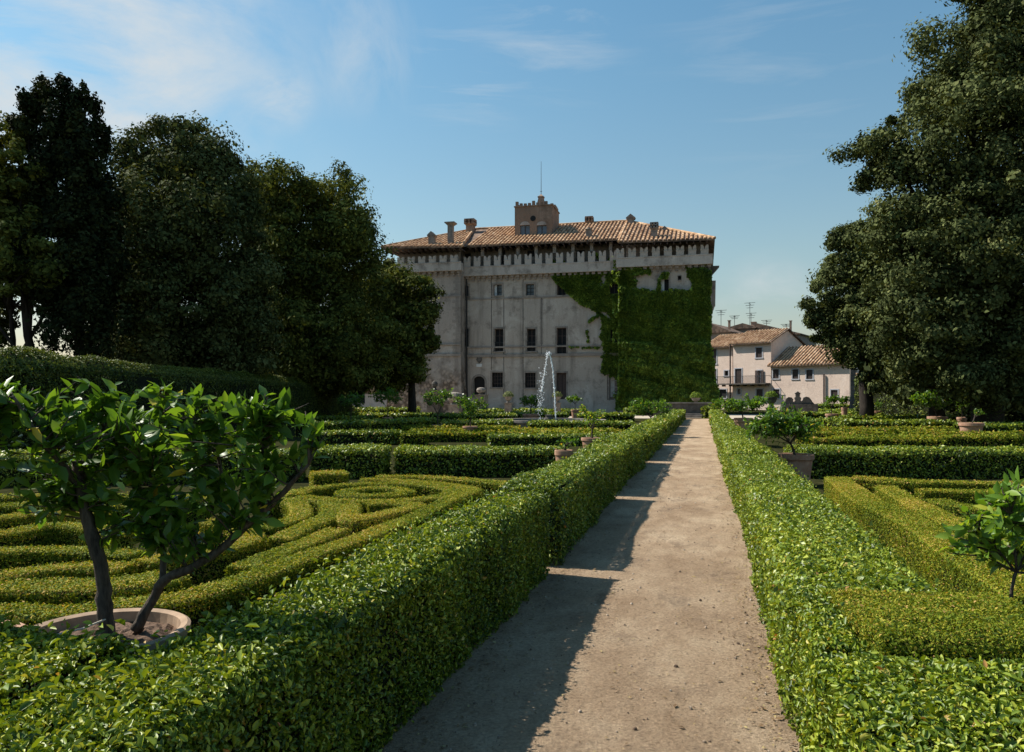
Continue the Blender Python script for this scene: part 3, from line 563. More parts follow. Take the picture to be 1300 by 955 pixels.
def twigs(t, stems, ells, ntw, nleaf, L, rng, fine=True, mat='lemon', tw=.004, yellow=.02, stem_n=10, bark='lemonbark', ygain=0.0):
    """stems: (points, radii); ells: crown lobes (c, r); twigs from the nearest stem point to points in the lobes, leaves along them"""
    mb = MB(); SP = []
    for P, rd in stems:
        Q_ = spline(P, .03); Q_[1:-1] += rng.normal(0, .0022, Q_[1:-1].shape); mb.tube(Q_, np.interp(np.linspace(0, 1, len(Q_)), np.linspace(0, 1, len(rd)), rd)*rng.uniform(.90, 1.12, len(Q_)), stem_n); SP.append(Q_[len(Q_)//3:])
    SP = np.concatenate(SP); vol = np.array([np.prod(r_) for _, r_ in ells])**.67; cnt = (ntw*vol/vol.sum()).astype(int)+1
    Ps, Ds, Ns = [], [], []
    for (c, r_), m in zip(ells, cnt):
        for _ in range(m):
            u = unit(rng.normal(size=3)); e = np.array(c)+u*np.array(r_)*rng.uniform(.35, 1.0)**.6
            dd = np.linalg.norm((SP-e)*np.array([1,1,.8]), axis=1)+np.maximum(SP[:,2]-e[2]+.02, 0)*2; s0 = SP[np.argmin(dd)]
            mid = (s0+e)/2+rng.normal(0, .04, 3)*np.linalg.norm(e-s0); q = spline([s0, mid, e], max(.03, np.linalg.norm(e-s0)/6))
            mb.tube(q, np.linspace(tw*1.6, tw*.6, len(q)), 5)
            td = unit(e-mid); j = rng.uniform(.35, 1.05, nleaf); idx = np.clip((j*(len(q)-1)).astype(int), 0, len(q)-1)
            Ps.append(q[idx]+rng.normal(0, L*.12, (nleaf, 3))); dd = unit(td*.55+rng.normal(size=(nleaf, 3))*.75+np.array([0,0,.12])); Ds.append(dd); Ns.append(np.tile(unit(e-np.array(c)+np.array([0,0,.5])), (nleaf, 1)))
    P, D_, N = np.concatenate(Ps), np.concatenate(Ds), np.concatenate(Ns)
    n = unit(N*.5+np.array([0,0,.45])+rng.normal(size=P.shape)*.55); n = unit(n-D_*(n*D_).sum(1, keepdims=True))
    tn = np.clip(rng.beta(2, 2.6, len(P))*.9+ygain, 0, .92); y = rng.random(len(P)) < yellow; tn[y] = rng.uniform(.93, 1, y.sum())
    o = obj('trunk', mb, M[bark], t, smooth=True)
    Ls = L*rng.uniform(.55, 1.2, len(P))
    if fine:
        V, Q = leaf3(P, D_, n, Ls, Ls*rng.uniform(.42, .55, len(P)), rng.uniform(-.05, .35, len(P))); tt = np.repeat(tn, 6)
    else:
        V, Q = quads(P+D_*Ls[:,None]*.5, n, Ls, rng, .5, .2); tt = tn
    f = big('foliage', [(V, Q, 0, tt)], [M[mat]], t)
    if fine: shade(f.data)
    return t
GL = 'lemon trees in terracotta pots'
# --- the big one at the left
DP = 3.30; pc = pd(132, DP); zc = lambda px, py, d=0.0: np.array([*pd(px, DP+d), pz(py, DP+d)])
t = empty('potted_lemon_tree', (pc[0], pc[1], 0)); tag(t, 'large two-stemmed lemon tree in a wide terracotta pot behind the near hedge', 'lemon tree', GL)
pt = pot(t, pc[0], pc[1], .338, .26, .675, dark=False)
NL[0] += 1; rng = np.random.default_rng(21)
stems = [([zc(136,812), zc(133,770), zc(128,720), zc(114,670), zc(103,620), zc(98,585)], [.036,.030,.028,.027,.024,.02]),
         ([zc(172,800,.05), zc(192,765,.05), zc(208,738,.03), zc(240,722,.0), zc(275,702), zc(312,668), zc(345,640), zc(392,590,-.05)], [.026,.02,.019,.017,.016,.014,.012,.006]),
         ([zc(206,740,.03), zc(208,700,.08), zc(202,650,.1), zc(190,600,.1)], [.014,.012,.010,.007]),
         ([zc(275,702), zc(282,650,.1), zc(280,600,.15), zc(270,545,.15)], [.011,.010,.008,.005]),
         ([zc(103,620), zc(70,580,-.1), zc(40,545,-.15), zc(18,505,-.2)], [.018,.013,.01,.005]),
         ([zc(99,600), zc(125,560,.1), zc(140,525,.15)], [.017,.011,.006]),
         ([zc(101,610), zc(150,570,.1), zc(190,540,.2), zc(225,510,.2)], [.016,.011,.008,.005]),
         ([zc(340,645), zc(335,590), zc(330,540)], [.009,.007,.004])]
s = DP/F
def E(px, py, rx, ry, d=0.0, rd=None): return (zc(px, py, d), (rx*s, (rd or rx)*s, ry*s))
ells = [E(80,560,85,62), E(50,525,60,40,-.1), E(150,540,70,50,.08), E(225,550,80,60,.05), E(290,572,75,62), E(340,560,60,48), E(195,600,70,62), E(215,650,62,48,.03), E(270,635,60,48), E(150,600,58,58,.05), E(375,532,40,26), E(60,600,46,36), E(330,612,42,32), E(20,500,24,26), E(140,497,22,22), E(262,502,20,22), E(325,508,22,22), E(230,502,16,22), E(400,545,28,18), E(185,545,60,50,-.12), E(200,515,42,32,.04), E(180,560,50,45,.1), E(175,660,34,36,.06), E(70,625,34,30), E(300,650,34,26), E(115,622,54,24), E(205,668,50,32), E(252,672,40,26), E(150,645,30,38), E(232,690,28,24,.04), E(325,640,40,30), E(35,625,28,34), E(190,700,20,24,.05), E(110,500,40,24), E(395,515,22,12), E(300,510,40,22)]
ells = [(c_, (r_[0], r_[1]*.72, r_[2])) for c_, r_ in ells]
twigs(t, stems, ells, 350, 7, .078, rng, True, yellow=.014, tw=.0028, ygain=.05)
mb = MB(); mb.tube([(*pd(72, DP-.16), .705), (*pd(105, DP-.1), .712), (*pd(136, DP-.02), .73)], .004, 6); obj('cord', mb, M['cord'], pt)
# --- smaller ones
def lemon(label, px, D, ycrown0, ycrown1, rpx, rim=None, rimy=None, leaf=.10, ntw=60, nlf=9, fine=False, yellow=.02, cx=None, mat='lemon', hp=None, sparse=False, group=GL, ygain=0.0, name='potted_lemon_tree', cat='lemon tree', sr=1.0):
    NL[0] += 1; rng = np.random.default_rng(60+NL[0]); p = pd(px, D); k = D/F; t = empty(name, (p[0], p[1], 0)); tag(t, label, cat, group)
    hp = hp or (pz(rimy, D) if rimy else .6); hp = min(max(hp, .3), 1.3)
    rt = rim*k/2 if rim else .32
    pot(t, p[0], p[1], rt, rt*.74, hp)
    q = pd(cx if cx else px, D); z1, z0 = pz(ycrown0, D), max(pz(ycrown1, D), hp+.05); zc_ = (z0+z1)/2; rz = (z1-z0)/2; rr = rpx*k
    fork = np.array([p[0]*.6+q[0]*.4, p[1]*.6+q[1]*.4, min(z0+.15*(z1-z0), hp+.45)])
    stems = [([np.array([p[0], p[1], hp-.08]), (np.array([p[0], p[1], hp])+fork)/2+rng.normal(0,.02,3), fork], [.03*sr, .025*sr, .02*sr])]
    ells = []
    for i in range(5):
        a = 2*pi*i/5+rng.random(); e = np.array([q[0]+rr*.62*cos(a), q[1]+rr*.62*sin(a), zc_+rz*rng.uniform(-.3, .4)])
        stems.append(([fork, (fork+e)/2+np.array([0,0,.03]), e], [.016*sr, .011*sr, .006*sr])); ells.append((e, (rr*rng.uniform(.38,.55), rr*.45, rz*rng.uniform(.42,.62))))
    ells.append((np.array([q[0], q[1], zc_+rz*.3]), (rr*.5, rr*.5, rz*.62)))
    twigs(t, stems, ells, ntw, nlf, leaf, rng, fine, mat, .004, yellow, 7, ygain=ygain)
    return t
lemon('lemon tree at the left picture edge with only its outer leaves in view', -72, 3.2, 420, 700, 88, hp=.66, leaf=.085, ntw=150, nlf=9, fine=True, rim=190)
lemon('bushy lemon tree in a terracotta pot right of the path, behind the long right hedge', 1010, 14.8, 503, 574, 50, rim=45, rimy=577, leaf=.085, ntw=260, nlf=12, cx=994, fine=True)
lemon('broad lemon bush in a pot farther along the right hedge', 944, 27, 500, 533, 38, rim=24, rimy=531, leaf=.12, ntw=190, nlf=10, cx=940)
lemon('lemon sapling with large bright leaves cut by the right picture edge', 1290, 4.3, 594, 750, 80, hp=.36, sr=.4, leaf=.085, ntw=100, nlf=8, fine=True, yellow=.008, ygain=.33, rim=110)
lemon('sparse lemon plant in a pale-rimmed pot tucked behind the left path hedge', 716, 15.4, 553, 574, 17, rim=24, rimy=572, leaf=.08, ntw=16, nlf=6, cx=722)
lemon('yellowing thin lemon tree before the castle between fountain and path', 752, 22.5, 508, 552, 23, leaf=.09, ntw=55, nlf=7, yellow=.12, ygain=.25, hp=.5)
lemon('wide lemon tree beside the path before the ivy-covered bastion', 826, 33, 502, 535, 29, leaf=.13, ntw=130, nlf=10, hp=.5)
lemon('low lemon tree left of the fountain, rightmost of the pair', 597, 33, 498, 532, 25, leaf=.13, ntw=110, nlf=9, hp=.45)
lemon('lemon tree on a thin bare stem, leftmost of the pair left of the fountain', 556, 36, 489, 521, 23, leaf=.13, ntw=90, nlf=9, hp=.4)
lemon('pale-leaved lemon tree in front of the trunk by the castle corner', 492, 46, 487, 518, 20, leaf=.17, ntw=80, nlf=9, hp=.5, ygain=.1)
lemon('small lemon tree in tree shade before the distant pink wall', 446, 39, 496, 525, 20, leaf=.15, ntw=70, nlf=8, hp=.5)
lemon('small round lemon tree behind the water jet', 674, 46, 499, 521, 17, leaf=.15, ntw=80, nlf=9, hp=.7, rim=22)
lemon('small lemon bush at the castle foot right of the doorway', 730, 62, 500, 513, 11, leaf=.19, ntw=45, nlf=8, hp=.7)
lemon('dark lemon bush before the lower wall of the pink house', 1056, 46, 501, 519, 11, leaf=.16, ntw=60, nlf=8, hp=.7, rim=16)
lemon('round shrub in a pot right of the dark lemon bush by the pink house', 1072, 52, 502, 513, 7, leaf=.16, ntw=50, nlf=8, hp=1.0, rim=8, group='shrubs in pots', name='potted_shrub', cat='shrub')
lemon('small plant in a red pot in front of the tree shade', 1113, 50, 507, 520, 10, rim=12, rimy=522, leaf=.13, ntw=30, nlf=8)
lemon('leafy lemon bush in a shallow pot against the dark right trees', 1190, 37, 494, 528, 24, rim=24, rimy=529, leaf=.15, ntw=170, nlf=10, cx=1184)
lemon('bright upright lemon plant beside the leafy bush at the dark right trees', 1221, 38, 499, 527, 10, rim=12, rimy=530, leaf=.12, ntw=34, nlf=8, ygain=.2)
lemon('bare little lemon plant in a wide grey terracotta pot', 1233, 29, 516, 533, 7, rim=29, rimy=537, leaf=.08, ntw=16, nlf=7, cx=1243)

# ------------------------------------------------------------------ castle
cast = empty('castle', ((fx(493,78.4)+fx(901,78.4))/2, 80, 0)); tag(cast, 'grey plastered castle with battlements, tiled hip roof and a brick roof tower', 'castle')
YM, YB = 80.0, 78.4
XL0, XL1, XR0, XR1 = fx(496,YB), fx(584.5,YB), fx(786,YB), fx(901,YB); BACK = 96.0
def rect(p0, p1, q0, q1, Y): return (fx(p0,Y), fx(p1,Y), fz((p0+p1)/2,q1,Y), fz((p0+p1)/2,q0,Y))
MID = [ # px0 px1 py0 py1 kind
 (585.5,595.0,363,376.5,'grid'), (626.8,637.2,361.5,375.2,'half'), (667.6,678,360.8,375.2,'grid'), (707.4,718.2,360.4,375,'dark'), (774,785.4,359,374,'dark'),
 (585.5,595,417,440.5,'dark'), (628,639,417.5,446,'dark'), (669,680,417.5,446,'dark'), (706.8,719,416.2,448.8,'rail'), (774,786,416,441,'rail'),
 (601,615.5,477.8,505,'arch'), (624.6,638.4,473,491.8,'brown'), (666.6,680,473.4,492.4,'brown'), (706.4,719,473.4,507,'door'), (773.6,785.6,475,508,'glazed')]
holes = [rect(a,b,c,d,YM) for a,b,c,d,_ in MID]
mb = MB().wall(XL1-.3, XR0+.4, 0, 15.4, YM, holes, .45); mb.box(XL1-.3, XR0+.4, YM+.47, BACK, 0, 15.4); obj('main_wall', mb, M['plaster'], cast)
hl = [rect(1063/1300*450+470,1095/1300*450+470,354.5,370,YB), rect(860.6,864.8,350.2,355.6,YB)]
mb = MB().wall(XR0, XR1, 0, 15.4, YB, hl, .45); mb.box(XR0+.01, XR1-.01, YB+.47, 90, 0, 15.4); mb.box(XR0, XR0+.02, YB, YM+.4, 0, 15.4); mb.box(XR1-.02, XR1, YB, YB+.6, 0, 15.4); obj('bastion', mb, M['plaster'], cast)
mb = MB(); mb.frus((XL0+XL1)/2, (YB+90)/2, 6, 15.4, (XL1-XL0)/2, (90-YB)/2, (XL1-XL0)/2, (90-YB)/2); mb.frus((XL0+XL1)/2, (YB+90)/2, 0, 6, (XL1-XL0)/2+.35, (90-YB)/2+.5, (XL1-XL0)/2+.003, (90-YB)/2+.003)
lb = obj('bastion', mb, M['plaster_left'], cast); lb['label'] = 'worn left bastion with sloping rubble foot'
mb = MB(); rq = np.random.default_rng(5)
for i in range(26):
    z = 6.4+i*.34; w = .75 if i % 2 else .45; mb.box(XL1-w-rq.uniform(0,.15), XL1+.012, YB-.02, YB+.5, z+.02, z+.32)
obj('quoin', mb, M['trim'], cast)
# string courses
def course(x0, x1, z, h, Y, pr, m='trim', nm='string_course'): obj(nm, MB().box(x0, x1, Y-pr, Y+.1, z-h/2, z+h/2), M[m], cast)
course(XL1+.02, XR0, 12.05, .16, YM, .08); course(XL1+.02, XR0, 6.95, .16, YM, .10); course(XL1+.02, XR0, 6.05, .28, YM, .14)
course(XL0-.05, XL1+.06, 12.25, .16, YB, .08); course(XL0-.05, XL1+.06, 7.2, .16, YB, .10); course(XL0-.05, XL1+.06, 6.1, .26, YB, .14)
# windows and doors
for (a,b,c,d,kind), (x0,x1,zb,zt) in zip(MID, holes):
    w = x1-x0; mb = MB(); s_ = .16; pr = .06
    mb.box(x0-s_, x0, YM-pr, YM+.08, zb, zt+s_); mb.box(x1, x1+s_, YM-pr, YM+.08, zb, zt+s_); mb.box(x0, x1, YM-pr, YM+.08, zt, zt+s_)
    if kind in ('grid','half','dark','brown'): mb.box(x0-s_-.06, x1+s_+.06, YM-.12, YM+.1, zb-.15, zb)
    nm = 'door' if kind in ('arch','door','glazed') else 'window'
    if kind == 'arch':
        mb = MB(); cx, rr = (x0+x1)/2, w/2; pts = [(x0-.22,zb),(x0,zb)]
        inner = [(cx-rr*cos(t), zt-rr+rr*sin(t)) for t in np.linspace(0, pi, 13)]; outer = [(cx-(rr+.22)*cos(t), zt-rr+(rr+.22)*sin(t)) for t in np.linspace(0, pi, 13)]
        for i in range(12): mb.add([(inner[i][0],YM-.05,inner[i][1]),(inner[i+1][0],YM-.05,inner[i+1][1]),(outer[i+1][0],YM-.05,outer[i+1][1]),(outer[i][0],YM-.05,outer[i][1])], [(0,1,2,3)])
        for i in range(6):
            for q in (0, 6):
                j = i+q; xa = x0 if q == 0 else x1
                mb.add([(inner[j][0],YM-.04,inner[j][1]),(inner[j+1][0],YM-.04,inner[j+1][1]),(xa,YM-.04,zt)], [(0,1,2)])
        mb.box(x0-.22, x0, YM-.05, YM+.05, zb, zt-rr); mb.box(x1, x1+.22, YM-.05, YM+.05, zb, zt-rr)
    wo = obj(nm, mb, M['trim' if kind in ('grid','half','brown') else 'stone'], cast)
    pm = MB(); pm.box(x0, x1, YM+.40, YM+.44, zb, zt); obj('pane', pm, M['dark' if kind in ('dark','rail','arch','door') else ('glass' if kind != 'brown' else 'dark')], wo)
    fr = MB()
    if kind in ('grid','half','glazed'):
        for q in (0, .5, 1): fr.box(x0+w*q-.035, x0+w*q+.035, YM+.34, YM+.39, zb, zt)
        for q in np.linspace(0, 1, 4 if kind != 'glazed' else 5): fr.box(x0+.04, x1-.04, YM+.345, YM+.385, zb+(zt-zb)*q-.03, zb+(zt-zb)*q+.03)
        obj('frame', fr, M['surround' if kind == 'glazed' else 'iron'], wo)
        if kind == 'half': obj('shutter', MB().box(x0+.03, x0+w*.33, YM+.2, YM+.25, zb+.03, zt-.03), M['white'], wo)
        if kind == 'glazed': obj('glass_panel', MB().box(x0+w*.08, x0+w*.46, YM+.36, YM+.38, zb+.3, zt-.15), M['white'], wo)
    if kind == 'brown':
        for q in np.linspace(0, 1, 5): fr.box(x0+w*q-.02, x0+w*q+.02, YM+.1, YM+.14, zb, zt)
        for q in np.linspace(0, 1, 5): fr.box(x0, x1, YM+.145, YM+.175, zb+(zt-zb)*q-.02, zb+(zt-zb)*q+.02)
        obj('grille', fr, M['wood'], wo)
    if kind in ('rail', 'dark', 'door'):
        f2 = MB(); f2.box(x0+.01, x0+.08, YM+.30, YM+.36, zb, zt).box(x1-.08, x1-.01, YM+.30, YM+.36, zb, zt).box((x0+x1)/2-.035, (x0+x1)/2+.035, YM+.31, YM+.37, zb, zt-.08).box(x0+.08, x1-.08, YM+.305, YM+.365, zt-.08, zt).box(x0+.08, x1-.08, YM+.315, YM+.355, zb+(zt-zb)*.68, zb+(zt-zb)*.68+.06); obj('frame', f2, M['wood'], wo)
    if kind in ('rail', 'dark') and zt-zb > 1.8:
        for q in np.linspace(0, 1, 9): fr.box(x0+w*q-.015, x0+w*q+.015, YM+.02, YM+.05, zb, zb+.95)
        fr.box(x0, x1, YM+.055, YM+.09, zb+.9, zb+.97); obj('railing', fr, M['iron'], wo)
    if kind == 'door': obj('door_leaf', MB().box(x0+w*.08, x0+w*.46, YM+.3, YM+.36, zb, zt-.1).box(x0+w*.56, x0+w*.92, YM+.34, YM+.38, zb, zt-.1), M['wood'], wo)
for (x0,x1,zb,zt), k in zip(hl, (1,0)):
    mb = MB(); s_ = .14 if k else .03; mb.box(x0-s_, x0, YB-.05, YB+.08, zb, zt+s_); mb.box(x1, x1+s_, YB-.05, YB+.08, zb, zt+s_); mb.box(x0, x1, YB-.05, YB+.08, zt, zt+s_); mb.box(x0-s_, x1+s_, YB-.1, YB+.1, zb-.12, zb)
    wo = obj('window', mb, M['trim'], cast); obj('pane', MB().box(x0, x1, YB+.40, YB+.44, zb, zt), M['dark'], wo)
    if k: obj('shutter', MB().box(x0+.03, x0+(x1-x0)*.48, YB+.12, YB+.17, zb+.02, zt-.02), M['white'], wo)
# crest and plaque over the arched door
x, z = fx(608.5,YM), fz(608.5,464,YM); obj('plaque', MB().box(x-.30, x+.30, YM-.07, YM+.02, z-.16, z+.16), M['white'], cast)
x, z = fx(608.5,YM), fz(608.5,457,YM); mb = MB().prism([(x-.25,z+.3),(x-.3,z),(x-.18,z-.22),(x,z-.36),(x+.18,z-.22),(x+.3,z),(x+.25,z+.3),(x,z+.38)], YM-.1, YM+.02); obj('crest', mb, M['dkstone'], cast)
# pipes and plaster joints
mb = MB(); xp = XL1+.22; mb.tube([(xp, YM-.12, 15.2), (xp, YM-.12, 7), (xp+.02, YM-.12, 3), (xp+.15, YM-.12, .2)], .09, 8); obj('downpipe', mb, M['iron'], cast)
for a, y0, y1 in ((624,344,470),(639.6,378,505),(664,350,505),(687.5,378,450),(771,452,508)):
    x = fx(a,YM); mb = MB().tube([(x, YM-.02, fz(a,y0,YM)), (x, YM-.02, max(.1, fz(a,y1,YM)))], .028, 6); obj('cable', mb, M['dkstone'], cast)
x = fx(687.5,YM); obj('flue', MB().box(x-.16, x+.16, YM-.03, YM+.05, 7.2, 11.9), M['trim'], cast)
# battlements
def battlement(x0, x1, Y, zb, zp, zm, pr, n, gap=.36):
    mb = MB(); yf = Y-pr
    mb.box(x0-pr*.6, x1+pr*.6, yf, Y+.25, zb, zp); mb.box(x0-pr*.6, x1+pr*.6, yf-.05, yf+.1, zp-.003, zp+.09)
    pa = obj('parapet', mb, M['parapet'], cast)
    k = int((x1-x0)/.6); m2 = MB().prism([(x0-.17,zb-.002),(x0-.17,zb-.25),(x0+.17,zb-.25),(x0+.17,zb-.002)], Y-pr*.62, Y-.002).box(x0-.12, x0+.12, Y-pr*.32, Y-.003, zb-.52, zb-.253); cb = obj('corbel', m2, M['trim'], pa)
    for i in range(1, k+1):
        c = cb.copy(); C.objects.link(c); c.parent = pa; c.location = ((x1-x0)*i/k, 0, 0)
    step = (x1-x0+pr*1.2)/n; proto = None
    for i in range(n):
        if proto is None:
            w = step*(1-gap); h = zm-zp-.09; m2 = MB(); xa = x0-pr*.6+.02
            m2.prism([(xa,zp+.09),(xa+w,zp+.09),(xa+w,zm),(xa+w*.78,zm),(xa+w*.56,zm-h*.22),(xa+w*.56,zm-h*.45),(xa+w*.44,zm-h*.45),(xa+w*.44,zm-h*.22),(xa+w*.22,zm),(xa,zm)], yf-.01, yf+.32); m2.box(xa-.03, xa+w+.03, yf-.04, yf+.3, zm-h*.55, zm-h*.48)
            proto = obj('merlon', m2, M['parapet'], pa)
        else:
            c = proto.copy(); C.objects.link(c); c.parent = pa; c.location = (step*i, 0, 0)
    return pa
battlement(XL1+.35, XR0-.3, YM, 14.45, 15.35, 16.5, .55, 15)
battlement(XL0+.1, XL1-.1, YB, 14.85, 15.65, 16.45, .55, 7)
battlement(XR0+.1, XR1-.05, YB, 14.5, 15.35, 16.35, .55, 8)
mb = MB(); mb.box(XL0+.6, XR1-.5, YM+1.0, BACK, 15.42, 17.45); mb.box(XL0+.6, XL1-.4, YB+.9, YM+.99, 15.42, 17.3); mb.box(XR0+.6, XR1-.5, YB+.9, YM+.99, 15.42, 16.9); ga = obj('gallery_wall', mb, M['gallery'], cast)
for a, q0, q1, w_ in ((637.5,318,335,8),(674,318,326,9),(738,318,332,9),(735,318,335,7),(778,320,334,7),(594,322,334,8)):
    Yg = YM+1.0; x = fx(a,Yg); zb, zt = fz(a,q1,Yg), fz(a,q0,Yg); wm = w_*.04; wo = obj('gallery_window', MB().box(x-wm, x+wm, Yg-.03, Yg+.05, zb, zt), M['dark'], ga)
for i, x in enumerate(np.linspace(XL1+2, XR0-1.0, 8)): obj('gallery_pillar', MB().box(x-.16, x+.16, YM-.3, YM+.05, 16.52, 17.4), M['gallery'], cast)
# turret house on the right flank and side corbel
obj('side_bracket', MB().prism([(XR1,14.4),(XR1+.9,14.4),(XR1+.2,13.6),(XR1,13.2)], YB+.2, YB+1.4), M['dkstone'], cast)
obj('side_oriel', MB().frus(XR1+.25, YB+1.0, 10.6, 13.0, .28, .6, .32, .6).frus(XR1+.2, YB+1.0, 9.9, 10.598, .05, .5, .28, .6), M['plaster_left'], cast)
# roof: one hipped plane, lowered over the bastions, laid with rows of round tiles
ZR, YRIDGE = 21.2, 88.0; xl, xr = fx(602,YRIDGE), fx(797,YRIDGE); YE, YEB = 79.0, 77.2
cl, cr = fx(484,YEB), fx(907.6,YEB); xa, xb = fx(586,YEB), fx(785.5,YEB); zl_, zr_ = 17.45, 16.75; ZE = 17.5
YBK = 97.0
mb = MB(); th = .14
def slab(poly):
    n = len(poly); V = [tuple(p) for p in poly]+[(p[0],p[1],p[2]-th) for p in poly]; mb.add(V, [tuple(range(n)), tuple(range(2*n-1,n-1,-1))]+[(i,i+n,(i+1) % n+n,(i+1) % n) for i in range(n)])
A0, A1 = (cl,YEB,zl_), (xa,YEB,17.15); B0, B1 = (xb,YEB,16.85), (cr,YEB,zr_); RL, RR = (xl,YRIDGE,ZR), (xr,YRIDGE,ZR)
slab([A0, A1, RL]); slab([(xa,YE,ZE), (xb,YE,ZE), RR, RL]); slab([B0, B1, RR]); slab([(cl,YBK,zl_), A0, RL]); slab([B1, (cr,YBK,zr_), RR]); slab([(cr,YBK,zr_), (cl,YBK,zl_), RL, RR])
mb.add([(xa,YEB,17.1),(xa,YE,ZE-.02),RL], [(0,1,2)]); mb.add([(xb,YEB,16.8),(xb,YE,ZE-.02),RR], [(0,2,1)])
roof = obj('roof', mb, M['oldtile'], cast)
mb = MB(); r = .135
def strip(x, p0, p1):                          # cover-tile row from eave to top
    (x0,y0,z0), (x1,y1,z1) = p0, p1; pr = [(-r,.0),(-r*.55,r*.85),(r*.55,r*.85),(r,.0)]; nseg = max(1, int((y1-y0)/.9)); V = []
    for i in range(nseg):
        a, b = i/nseg, (i+1)/nseg; V = []
        for q, lift in ((a, .045), (b, .0)):
            for u, w in pr: V.append((x0+(x1-x0)*q+u, y0+(y1-y0)*q, z0+(z1-z0)*q+w+lift))
        mb.add(V, [(0,1,5,4),(1,2,6,5),(2,3,7,6),(0,3,2,1)])
for x in np.arange(xa+.15, xb, .40):
    lo = (x, YE-.08, ZE-.03)
    y1, z1 = YRIDGE, ZR
    if x < xl: f = (x-xa)/(xl-xa); y1 = YE+(YRIDGE-YE)*max(f,.02); z1 = ZE+(ZR-ZE)*max(f,.02)
    if x > xr: f = (xb-x)/(xb-xr); y1 = YE+(YRIDGE-YE)*max(f,.02); z1 = ZE+(ZR-ZE)*max(f,.02)
    strip(x, lo, (x, y1, z1))
for e0, e1, ap in ((A0, A1, RL), (B0, B1, RR)):
    e0, e1, ap = map(np.array, (e0, e1, ap))
    for x in np.arange(e0[0]+.2, e1[0]-.05, .42):
        f = (x-e0[0])/(e1[0]-e0[0]); lo = e0+(e1-e0)*f
        if x < ap[0]: g = (x-e0[0])/(ap[0]-e0[0]) if ap[0] > e0[0] else 0; top = e0+(ap-e0)*g
        else: g = (e1[0]-x)/(e1[0]-ap[0]) if e1[0] != ap[0] else 0; top = e1+(ap-e1)*g
        if ap[0] > e1[0]:                        # ridge end lies beyond this bastion: bounded by its hip and its valley
            g = (x-e0[0])/(ap[0]-e0[0]); top = e0+(ap-e0)*g
        strip(x, tuple(lo-np.array([0,.08,.02])), tuple(top))
obj('roof_tiles', mb, M['tile'], roof)
mb = MB()
for p, q in ((RL,RR),(A0,RL),(B1,RR),(B0,RR),(A1,RL)):
    p, q = np.array(p), np.array(q); mb.tube([p+(q-p)*t+np.array([0,0,.07]) for t in np.linspace(0,1,12)], .15, 7)
obj('ridge_tiles', mb, M['tile'], roof)
mb = MB()
for x in np.arange(xa+.3, xb, .62): mb.box(x-.05, x+.05, YE+.05, YM+1.0, ZE-.30, ZE-.16)
for x in np.arange(cl+.5, xa, .62): mb.box(x-.05, x+.05, YEB+.08, YB+.9, 16.98, 17.10)
for x in np.arange(xb+.3, cr-.3, .62): mb.box(x-.05, x+.05, YEB+.08, YB+.9, 16.5, 16.62)
obj('rafter', mb, M['wood'], roof)
def chim(px0, px1, y0, y1, Y, style, m='stone'):
    x0, x1 = fx(px0,Y), fx(px1,Y); cx, w = (x0+x1)/2, (x1-x0)/2; zt, zb = fz((px0+px1)/2,y0,Y), fz((px0+px1)/2,y1,Y)-.5; mb = MB()
    if style == 'peak':
        mb.box(cx-w*.75, cx+w*.75, Y, Y+w*1.5, zb, zt-.45); mb.box(cx-w, cx+w, Y-.06, Y+w*1.5+.06, zt-.55, zt-.43); mb.prism([(cx-w*1.1,zt-.42),(cx+w*1.1,zt-.42),(cx,zt)], Y-.1, Y+w*1.5+.1)
    elif style == 'flare':
        mb.box(cx-w*.55, cx+w*.55, Y, Y+w*1.1, zb, zt-.35); mb.frus(cx, Y+w*.55, zt-.35, zt-.12, w*.56, w*.56, w*1.0, w*1.0); mb.box(cx-w*1.08, cx+w*1.08, Y+w*.55-w*1.08, Y+w*.55+w*1.08, zt-.118, zt)
    elif style == 'crown':
        mb.box(cx-w*.7, cx+w*.7, Y, Y+w*1.4, zb, zt-.75); mb.frus(cx, Y+w*.7, zt-.75, zt-.55, w*.7, w*.7, w, w)
        for i in range(3):
            for j in range(2): mb.box(cx-w+i*w*.72, cx-w+i*w*.72+w*.5, Y-w*.3, Y+w*1.7, zt-.54+j*.27, zt-.34+j*.27)
            mb.box(cx-w, cx+w, Y-w*.25, Y+w*1.65, zt-.335, zt-.275)
        mb.box(cx-w*.95, cx+w*.95, Y-w*.3, Y+w*1.7, zt-.06, zt+.02)
    else:
        mb.box(cx-w*.85, cx+w*.85, Y, Y+w*1.6, zb, zt-.25); mb.box(cx-w, cx+w, Y-.08, Y+w*1.6+.08, zt-.25, zt-.17); mb.lathe(cx, Y+w*.8, [(w*.5,zt-.17),(w*.45,zt)], 10)
    return obj('chimney', mb, M[m], roof)
chim(542.5,552,293.5,311,78.2,'peak'); chim(565.5,577,282,309.5,78.6,'flare'); chim(589.5,602.5,278,293,86,'crown','brick'); chim(742.5,753,275,285,87.9,'crown','brick')
chim(743,751.5,288.5,303,80.3,'pot'); chim(795,806,271.5,289,86.6,'peak'); chim(825,836,282.5,302,78.7,'crown','stone'); chim(838.5,849,287,296,82,'peak')
